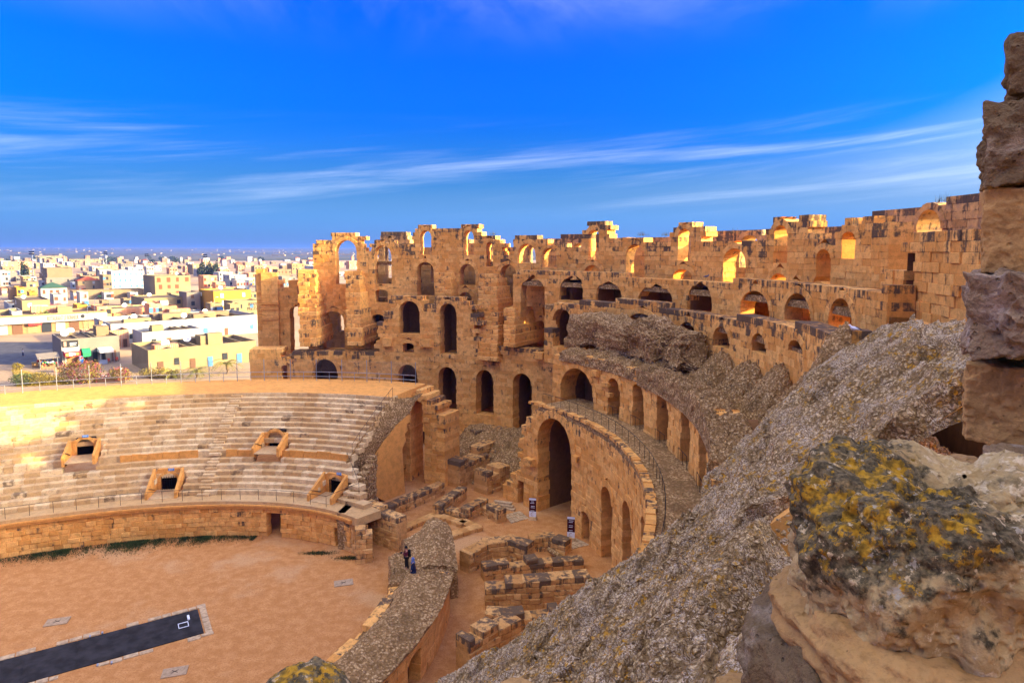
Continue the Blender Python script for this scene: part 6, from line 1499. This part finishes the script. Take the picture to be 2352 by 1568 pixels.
# ---- restaurant fascia and shutters
Lr = rest[3]; zt = rest[2] - GZ
fs = on_front(rest, 0, Lr, zt - 2.5, zt - .5, .02, 1.2, 'fascia', 'wall_white')
for k in range(9): on_front(rest, Lr * (.03 + .11 * k), Lr * (.03 + .11 * k) + 2.4, .05, 2.8, .02, .12, 'shop_door', ('window_dark', 'shutter_grey', 'door_brown', 'wall_cream')[k % 4])
def front_f(h, X): return abs(solve(h[5], FD, X))
fa, fb = front_f(rest, 112), front_f(rest, 183)
q = rest[1]((fa + fb) / 2, -1.23); tx = text('lettering', 'RESTAURANT LE BONHEUR', (*q, GZ + zt - 1.5), FD, 1.9, 'roof_red', rest[0], extrude=.02)
w = tx.dimensions.x; 
xs = np.array([v.co[:] for v in tx.data.vertices]); cen_ = xs.mean(0); cur = (xs[:, :2] - cen_[:2]) @ FD; kx = (fb - fa) / (cur.max() - cur.min())
for v, c_ in zip(tx.data.vertices, cur):
    v.co.x += FD[0] * c_ * (kx - 1); v.co.y += FD[1] * c_ * (kx - 1)
f = front_f(rest, 190); q = rest[1](f, -1.23); V = [(*(q + FD * .55 * math.cos(x)), GZ + zt - 1.25 + .55 * math.sin(x)) for x in np.linspace(0, 6.283, 14, endpoint=False)]; mesh('round_logo', V, [tuple(range(14))], 'poster_black', rest[0])
f0, f1 = front_f(rest, 66), front_f(rest, 96); on_front(rest, f0, f1, zt - 3.2, zt - 2.55, .9, 1.25, 'red_sign', 'awning_red')
# BEST PIZZA lettering beside the tower
h = H_[10]; f = front_f(h, 582); q = h[1](min(f, h[3] * .8), -.08)
sg = thing('pizza_sign', 'dark BEST PIZZA lettering on the pale wall left of the tower', 'sign', (*q, h[2] - 3)); text('lettering', 'BEST\nPIZZA', (*q, h[2] - 2.2), FD, 1.5, 'poster_black', sg, extrude=.03)
# ---- square, street, kerbs
o = mesh('street', [(*at_z(x, y, GZ + .03)[:2], GZ + .03) for x, y in ((-200, 835), (120, 838), (268, 800), (210, 785), (-200, 785))], [(0, 1, 2, 3, 4)], 'asphalt'); tag(o, kind='structure')
o = mesh('square_pavement', [(*at_z(x, y, GZ + .015)[:2], GZ + .015) for x, y in ((-300, 905), (700, 905), (700, 850), (270, 835), (130, 838), (-300, 836))], [(0, 1, 2, 3, 4, 5)], 'pavement'); tag(o, kind='structure')
kp = [at_z(x, y, GZ) for x, y in ((115, 838), (160, 849), (205, 857), (250, 866), (290, 874))]
t = thing('striped_kerb', 'red and white striped kerb in front of the shops', 'kerb', kp[0]); kp = np.array(kp); k = np.linspace(0, 4, 46); KP = np.stack([np.interp(k, range(5), kp[:, i]) for i in range(3)], 1)
for i in range(45): a, b = KP[i], KP[i + 1]; c = (a + b) / 2; MB().box((c[0], c[1], GZ + .07), (np.linalg.norm(b - a) / 2 - .01, .1, .07), math.atan2(b[1] - a[1], b[0] - a[0])).build('kerb_stone', 'kerb_red' if i % 2 else 'kerb_white', t)
# planters, lawn, bushes, palms
def r8(x, y): return (x / 4.48 * .574219, (1250 + y / 4.48) * .574219)
for k, (x, y) in enumerate(((640, 975), (1040, 1060))):
    p = at_z(*r8(x, y), GZ); t = thing('square_planter', ('orange box planter with a shrub on the square', 'orange box planter without a shrub on the square')[k], 'planter', p, 'box planters on the square')
    MB().box((p[0], p[1], p[2] + .5), (.62, .62, .5), .6).build('box', 'wall_tan', t); MB().box((p[0], p[1], p[2] + 1.03), (.68, .68, .06), .6).build('rim', 'wall_cream', t)
def leaf_mat(name, a, b):
    t = NT(name); at = t.attr(); t.done(t.mix(at[0], a, b), .7)
    t.b.inputs['Transmission Weight'].default_value = 0
leaf_mat('leaf_green', (.035, .06, .015), (.12, .15, .035)); leaf_mat('leaf_olive', (.10, .085, .015), (.26, .19, .03)); leaf_mat('leaf_magenta', (.16, .02, .05), (.34, .06, .10)); leaf_mat('palm_leaf', (.09, .10, .02), (.22, .19, .04)); leaf_mat('leaf_dark', (.012, .022, .010), (.035, .05, .022)); plain('bark', (.14, .09, .05), .9, var=.3, sc=4)
def foliage(name, parent, c, r, n, size, mat, seed, second=None):
    rg = np.random.default_rng(seed); U = rg.normal(size=(n, 3)); U /= np.linalg.norm(U, axis=1, keepdims=True); rad = rg.uniform(.35, 1, n) ** .6
    lump = 1 + .28 * fbm(U * 2.2, 1, 2, seed)
    P = np.array(c) + U * np.array(r) * (rad * lump)[:, None]; P[:, 2] = np.maximum(P[:, 2], c[2] - r[2] * .95)
    a = rg.normal(size=(n, 3)); a /= np.linalg.norm(a, axis=1, keepdims=True); b = np.cross(a, rg.normal(size=(n, 3))); b /= np.linalg.norm(b, axis=1, keepdims=True); s = size * rg.uniform(.6, 1.4, (n, 1))
    V = np.stack([P - a * s, P + b * s * .5, P + a * s, P - b * s * .5], 1).reshape(-1, 3); Fc = np.arange(4 * n).reshape(n, 4)
    return mesh(name, V, Fc, mat, parent, attr=np.stack([rg.random(n), 0 * rad, 0 * rad, 1 + 0 * rad], 1))
def shrub(label, p, r, mat, seed, n=1500, size=.10, name='shrub', stem=.5, group=None, extra=None):
    t = thing(name, label, 'plant' if name == 'shrub' else 'tree', p, group); MB().tube([p, (p[0] + .05, p[1], p[2] + stem + r[2] * .6)], [.06 + r[2] * .02, .03], 6).build('trunk', 'bark', t, attr=False)
    foliage('crown', t, (p[0], p[1], p[2] + stem + r[2] * .8), r, n, size, mat, seed)
    if extra: foliage('flowers', t, (p[0], p[1], p[2] + stem + r[2] * .85), [v * 1.04 for v in r], int(n * .6), size * .8, extra, seed + 1)
shrub('wide bougainvillea bush with magenta flowers behind the steel fence', at_z(*r8(1450, 1270), GZ), (4.2, 1.6, 2.3), 'leaf_olive', 1, 2600, .16, extra='leaf_magenta', stem=.2)
shrub('smaller bougainvillea bush with magenta flowers right of the wide one', at_z(*r8(2150, 1250), GZ), (2.2, 1.2, 1.5), 'leaf_olive', 2, 1500, .14, extra='leaf_magenta', stem=.2)
shrub('dark rounded bush at the left end of the lawn', at_z(*r8(420, 1300), GZ), (2.4, 1.3, 1.2), 'leaf_green', 3, 1600, .13, stem=.1)
shrub('yellowish sprawling bush in the middle of the lawn', at_z(*r8(680, 1290), GZ), (3.2, 1.4, 1.3), 'leaf_olive', 4, 1800, .13, stem=.1)
shrub('round orange topped bush at the corner of the lawn', at_z(*r8(310, 1030), GZ), (1.0, .9, .8), 'leaf_olive', 5, 900, .1, stem=.1)
shrub('street tree with broad leaves in front of the restaurant', at_z(*r8(780, 330), GZ), (2.8, 2.6, 2.4), 'leaf_green', 6, 1800, .2, name='street_tree', stem=1.8)
shrub('leafy tree beside the white compound and street lamp', at_z(*r8(1700, 240), GZ), (3.6, 3.0, 2.3), 'leaf_green', 7, 2200, .2, name='street_tree', stem=1.0)
shrub('red flowered bush below the solar panel house', at_z(133, 722, GZ), (3.0, 2.2, 2.0), 'leaf_green', 8, 1200, .2, stem=.8, extra='leaf_magenta')
shrub('low green hedge clump beside the palms', at_z(365, 868, GZ), (4.0, 1.4, 1.0), 'leaf_olive', 9, 1800, .14, stem=.1)
lp = [at_z(*r8(x, y), GZ + .03) for x, y in ((210, 1030), (300, 1005), (1150, 1175), (1200, 1290), (300, 1330))]
o = mesh('lawn', lp, [tuple(range(5))], 'grass_dry'); tag(o, kind='structure')
def inlawn(rg): a = rg.random(2); q = lp[0] * (1 - a[0]) * (1 - a[1]) + lp[4] * (1 - a[0]) * a[1] + lp[2] * a[0] * (1 - a[1]) + lp[3] * a[0] * a[1]; return q
plain('grass_olive', (.22, .16, .03), .9, var=.35, sc=1)
grass('lawn_grass', 'dry olive grass on the small lawn by the square', inlawn, 6000, .35, 'grass_olive', 6)
def palm(label, p, h, r, seed, nf=22):
    rg = random.Random(seed); t = thing('palm_tree', label, 'palm', p, 'palms in front of the cream compound'); top = (p[0], p[1], p[2] + h)
    MB().tube([p, (p[0] + .05, p[1], p[2] + h * .5), top], [.32, .26, .28], 9).build('trunk', 'bark', t, attr=False)
    for k in range(nf):
        a = k * 2.4 + rg.uniform(-.3, .3); up = rg.uniform(-.1, 1.1); L = r * rg.uniform(.8, 1.1); m = MB(); m.ca = (rg.random(), 0, 0, 1); pts = []
        for i in range(8):
            f = i / 7; pts.append(Vector((top[0] + math.cos(a) * L * f * math.cos(up * (1 - f * .3)), top[1] + math.sin(a) * L * f * math.cos(up * (1 - f * .3)), top[2] + L * (math.sin(up) * f - .75 * f * f))))
        s = Vector((-math.sin(a), math.cos(a), 0))
        for i in range(7):
            for sg in (-1, 1):
                for j in range(2):
                    q = pts[i].lerp(pts[i + 1], j / 2); d = (pts[i + 1] - pts[i]).normalized(); l = r * .22 * (1 - .5 * i / 7); e = q + s * sg * l + d * l * .6 - Vector((0, 0, l * .35)); b = q + d * .09
                    m.add([q, b, e], [(0, 1, 2)])
            
        m.tube([tuple(v) for v in pts], .025, 4); m.build('frond', 'palm_leaf', t)
palm('tallest palm, nearest the tower foot block', at_z(522, 858, GZ), 2.0, 3.6, 1); palm('middle palm of the three by the fence', at_z(452, 868, GZ), 1.3, 3.4, 2); palm('leftmost low palm of the three by the fence', at_z(395, 868, GZ), .9, 3.0, 3)
# cypresses, far trees
def cypress(label, x, y, h, seed, g):
    p = at_z(x, y, GZ); t = thing('cypress_tree', label, 'tree', p, g); MB().tube([p, (p[0], p[1], p[2] + h * .8)], [.25, .08], 5).build('trunk', 'bark', t, attr=False)
    rg = np.random.default_rng(seed); foliage('crown', t, (p[0], p[1], p[2] + h * .52), (h * .13, h * .13, h * .5), 420, h * .05, 'leaf_dark', seed)
for k in range(9): cypress('dark cypress in the row beside the stadium stand', 456 + k * 5.2, 636 + (k % 2), 9 + 2.5 * (k % 3), 20 + k, 'cypress row by the stadium stand')
cypress('tall dark cypress left of the brown flats', 54, 640, 15, 41, 'cypresses left of the brown flats'); cypress('shorter cypress left of the brown flats', 63, 640, 12, 42, 'cypresses left of the brown flats')
for k in range(16):
    rg = random.Random(300 + k); x = rg.uniform(0, 620); y = rg.uniform(592, 612); p = at_z(x, y, GZ); shrub('dark round tree among the far houses', p, (7, 6, 5), 'leaf_dark', 300 + k, 260, 1.1, name='far_tree', stem=2, group='dark round trees among the far houses')
# floodlight masts, lamps, dishes, tanks
def mast(label, x, yb, yt, g):
    p = at_z(x, yb, GZ); h = at_y(x, yt, p[1])[2] - GZ; t = thing('floodlight_mast', label, 'mast', p, g); MB().tube([p, (p[0], p[1], p[2] + h)], [.5, .3], 6).build('pole', 'metal_grey', t, attr=False)
    m = MB(); 
    for j in range(2): m.box((p[0], p[1] - .4, p[2] + h - .5 - j * 1.8), (2.2, .3, .5))
    m.build('lamp_rack', 'metal_black', t, attr=False)
for k, (x, yb, yt) in enumerate(((77, 640, 577), (245, 622, 578), (339, 622, 583), (473, 632, 584))): mast(('first', 'second', 'third', 'fourth')[k] + ' floodlight mast from the left above the town', x, yb, yt, 'floodlight masts')
def lamp(label, x, yb, yt, arm=1.2, mat='metal_grey'):
    p = at_z(x, yb, GZ); h = at_y(x, yt, p[1])[2] - GZ; t = thing('street_lamp', label, 'lamp', p, 'street lamps of the town'); MB().tube([p, (p[0], p[1], p[2] + h * .85), (p[0] + .2, p[1], p[2] + h * .95), (p[0] + arm, p[1], p[2] + h)], [.11, .07, .06, .05], 6).build('pole', mat, t, attr=False)
    MB().box((p[0] + arm + .2, p[1], p[2] + h), (.35, .12, .09)).build('lamp_head', 'awning_green' if 'green' in label else 'sign_white', t, attr=False)
lamp('street lamp with green head beside the leafy tree', 222, 790, 680); lamp('plain pole lamp left of the green headed lamp', 204, 775, 700, .5); lamp('pole lamp behind the ochre building', 494, 740, 682, .8)
def dish(label, h, f, s, r=.55):
    t0, P, zt, Lf, Ls, C = h; p = P(Lf * f, Ls * s); z = zt - .4; t = thing('satellite_dish', label, 'dish', (*p, z), 'satellite dishes on the roofs')
    MB().tube([(*p, z), (*p, z + .8)], .04, 5).build('stand', 'metal_grey', t, attr=False)
    V = [(*(p - SD * .12), z + .95)]; n = 14; ax = Vector((.4, -.75, .55)).normalized(); u = ax.cross(Vector((0, 0, 1))).normalized(); v = ax.cross(u); c = Vector((*p, z + .95))
    V = [tuple(c)] + [tuple(c + ax * .18 * r + (u * math.cos(a) + v * math.sin(a)) * r * .6) for a in np.linspace(0, 6.283, n, endpoint=False)] + [tuple(c + ax * .42 * r + (u * math.cos(a) + v * math.sin(a)) * r) for a in np.linspace(0, 6.283, n, endpoint=False)]
    Fc = [(0, 1 + i, 1 + (i + 1) % n) for i in range(n)] + [(1 + i, 1 + n + i, 1 + n + (i + 1) % n, 1 + (i + 1) % n) for i in range(n)]
    mesh('dish', V, Fc, 'sign_white', t, smooth=True)
for k, (i, f, s) in enumerate(((0, .15, .5), (0, .3, .8), (1, .45, .6), (1, .2, .3), (3, .12, .3), (3, .2, .45), (3, .72, .6), (3, .5, .2), (6, .25, .4), (6, .6, .7), (7, .6, .5), (9, .4, .5), (11, .3, .5), (8, .2, .4), (13, .8, .5), (2, .5, .5))):
    dish('satellite dish on the ' + ('left' if f < .4 else 'right' if f > .6 else 'middle') + (' front' if s < .45 else ' back') + ' roof of the ' + ' '.join(H_[i][0]['label'].split(' with ')[0].split()[:6]), H_[i], f, s, .8)
h = H_[7]; p = h[1](h[3] * .45, 2.5); t = thing('solar_panels', 'row of tilted solar panels on the white house roof', 'solar panel', (*p, h[2] - .5)); plain('solar_blue', (.02, .03, .06), .15)
for k in range(5):
    q = p + FD * (k - 2) * 1.25; MB().add([(*(q - FD * .58 - SD * .7), h[2] - .2), (*(q + FD * .58 - SD * .7), h[2] - .2), (*(q + FD * .58 + SD * .7), h[2] + 1.0), (*(q - FD * .58 + SD * .7), h[2] + 1.0)] + [(*(q - FD * .58 - SD * .66), h[2] - .27), (*(q + FD * .58 - SD * .66), h[2] - .27), (*(q + FD * .58 + SD * .74), h[2] + .93), (*(q - FD * .58 + SD * .74), h[2] + .93)], [(0, 1, 2, 3), (7, 6, 5, 4), (0, 4, 5, 1), (1, 5, 6, 2), (2, 6, 7, 3), (3, 7, 4, 0)]).build('panel', 'solar_blue', t)
MB().tube([tuple((*(p - FD * 1 + SD * 1.1), h[2] + 1.3)), tuple((*(p + FD * 1.2 + SD * 1.1), h[2] + 1.3))], .28, 10).build('water_tank', 'sign_white', t)
# garden fence
t = thing('picket_fence', 'low orange picket fence behind the bougainvillea', 'fence', at_z(*r8(1700, 1265), GZ)); fp = [at_z(*r8(x, 1262), GZ) for x in np.linspace(1680, 2240, 40)]
for p in fp: MB().box((p[0], p[1], p[2] + .6), (.07, .03, .6)).build('picket', 'wall_tan', t)
a, b = fp[0], fp[-1]; MB().box(((a[0] + b[0]) / 2, a[1] + .04, a[2] + .9), (abs(b[0] - a[0]) / 2, .02, .04)).build('rail', 'wall_tan', t)
# people in the street
person('person in white walking past the shop row', at_z(*r8(2180, 1130), GZ), 1.2, 'cloth_white', 'cloth_grey', head='hair', stride=.15)
person('person in grey crossing the wet street', at_z(*r8(415, 785), GZ), -1.0, 'cloth_grey', 'cloth_navy', head='hair', stride=.12)
# pale villages far out on the plain
rgf = random.Random(55); m = MB()
for k in range(150):
    x = rgf.uniform(-60, 1300); y = rgf.uniform(574, 592); r = rgf.uniform(2500, 9000); dirv = ray(x, 600); dirv = dirv / dirv[1]; zz = 1.6 + max(0, math.hypot(dirv[0] * r - CEN[0], r - CEN[1]) - 4000) * .0075
    m.box((dirv[0] * r, r, zz + 4), (rgf.uniform(8, 40), 10, rgf.uniform(2, 5)))
o = m.build('far_villages', 'wall_cream', None); tag(o, 'pale specks of villages scattered on the distant plain', 'villages', kind='stuff')

# labels: look-alikes are told apart by their place in the row, counted from the left
def roofs():
    rg = random.Random(12)
    for i, nn in ((1, 5), (3, 8), (0, 3), (5, 5), (6, 2), (4, 3), (2, 2)):
        t0, P, zt, Lf, Ls, C = H_[i]
        for k in range(nn):
            f, s = rg.uniform(.08, .85) * Lf, rg.uniform(.2, .8) * Ls; L = rg.uniform(.08, .22) * Lf; W_ = rg.uniform(.12, .3) * Ls; m = MB(); h = rg.uniform(.6, 2.4)
            m.prism([P(f, s), P(min(f + L, Lf - .3), s), P(min(f + L, Lf - .3), min(s + W_, Ls - .3)), P(f, min(s + W_, Ls - .3))], zt - 1.2, zt + h - .4); m.build('roof_room', rg.choice(['wall_cream', 'wall_white', 'wall_beige', 'wall_brick']), t0)
        for k in range(nn):
            f = rg.uniform(.1, .9) * Lf; m = MB(); m.prism([P(f, .25), P(f + .25, .25), P(f + .25, Ls - .25), P(f, Ls - .25)], zt - 1.2, zt - .05); m.build('roof_wall', 'wall_cream', t0)
    for i, nn in ((1, 7), (3, 6), (4, 4), (2, 4)):
        h = H_[i]; Lf = h[3]
        for k in range(nn):
            f = Lf * (k + .4 + rg.uniform(0, .3)) / nn; z = rg.choice([0, 1.1]); on_front(h, f, f + rg.uniform(.8, 1.3), .05 + z, 2.1 + z * .4, .01, .10, 'door' if z == 0 else 'window', rg.choice(['door_brown', 'window_dark', 'shutter_blue']))
roofs()
# small infill houses between the square and the first blocks
def infill():
    rg = random.Random(91); names = []
    spots = [(30, 765), (75, 760), (140, 752), (180, 745), (225, 750), (262, 742), (300, 748), (345, 742), (392, 735), (440, 738), (485, 740), (530, 742), (565, 735), (20, 715), (70, 705), (125, 712), (185, 705), (235, 708), (285, 702), (335, 706), (395, 708), (450, 712), (505, 700), (555, 705), (40, 690), (110, 688), (170, 690), (240, 688), (300, 686), (520, 690), (570, 688)]
    cols = ['wall_cream', 'wall_white', 'wall_beige', 'wall_brick', 'wall_tan', 'wall_cream', 'wall_white', 'wall_ochre']
    words = {'wall_white': 'white', 'wall_cream': 'cream', 'wall_beige': 'beige', 'wall_brick': 'red brick', 'wall_tan': 'tan', 'wall_ochre': 'ochre'}
    for x, y in spots:
        mt = rg.choice(cols); D = at_z(x, y, GZ)[1]; hg = rg.choice([3.2, 3.6, 6.4]); w = rg.uniform(26, 46) * 170 / D * 1.3
        house(f'{words[mt]} infill house among the first rows of the town', x - w * .3, x, x + w * .7, y - hg * FPX / D, y, mt, (rg.choice([2, 3, 4]), 1), swins=rg.choice([0, 2]), roof=rg.choice(['roof_flat', 'roof_flat', 'roof_pale']), group='infill houses in the first rows of the town', rg=rg, parapet=rg.choice([.4, .9]))
infill()
def ordinals():
    words = 'first second third fourth fifth sixth seventh eighth ninth tenth eleventh twelfth thirteenth fourteenth fifteenth sixteenth seventeenth eighteenth nineteenth twentieth'.split()
    by = {}
    for o in COL.objects:
        if o.parent is None and 'label' in o and o.get('group'): by.setdefault((o['label'], o['group']), []).append(o)
    for (lab, g), L in by.items():
        if len(L) < 2: continue
        L.sort(key=lambda o: project(np.array(o.location))[0][0])
        for i, o in enumerate(L): o['label'] = f'{words[i % 20]} from left: {lab}'.replace(' flat roofed', '').replace('of the town', 'of town').replace(' house with red hip roof in the', ' red roofed house in the')
ordinals()
# ================================================================ haze over the plain
def haze():
    m = bpy.data.materials.new('haze_air'); m.use_nodes = True; nt = m.node_tree; nt.nodes.clear(); o = nt.nodes.new('ShaderNodeOutputMaterial'); v = nt.nodes.new('ShaderNodeVolumePrincipled')
    v.inputs['Color'].default_value = (.10, .22, .70, 1); v.inputs['Density'].default_value = .00011; v.inputs['Anisotropy'].default_value = .2; nt.links.new(v.outputs[0], o.inputs['Volume'])
    b = MB().box((0, 0, 38), (13000, 13000, 40)); h = mesh('haze', b.V, b.F, m); tag(h, kind='stuff')
haze()
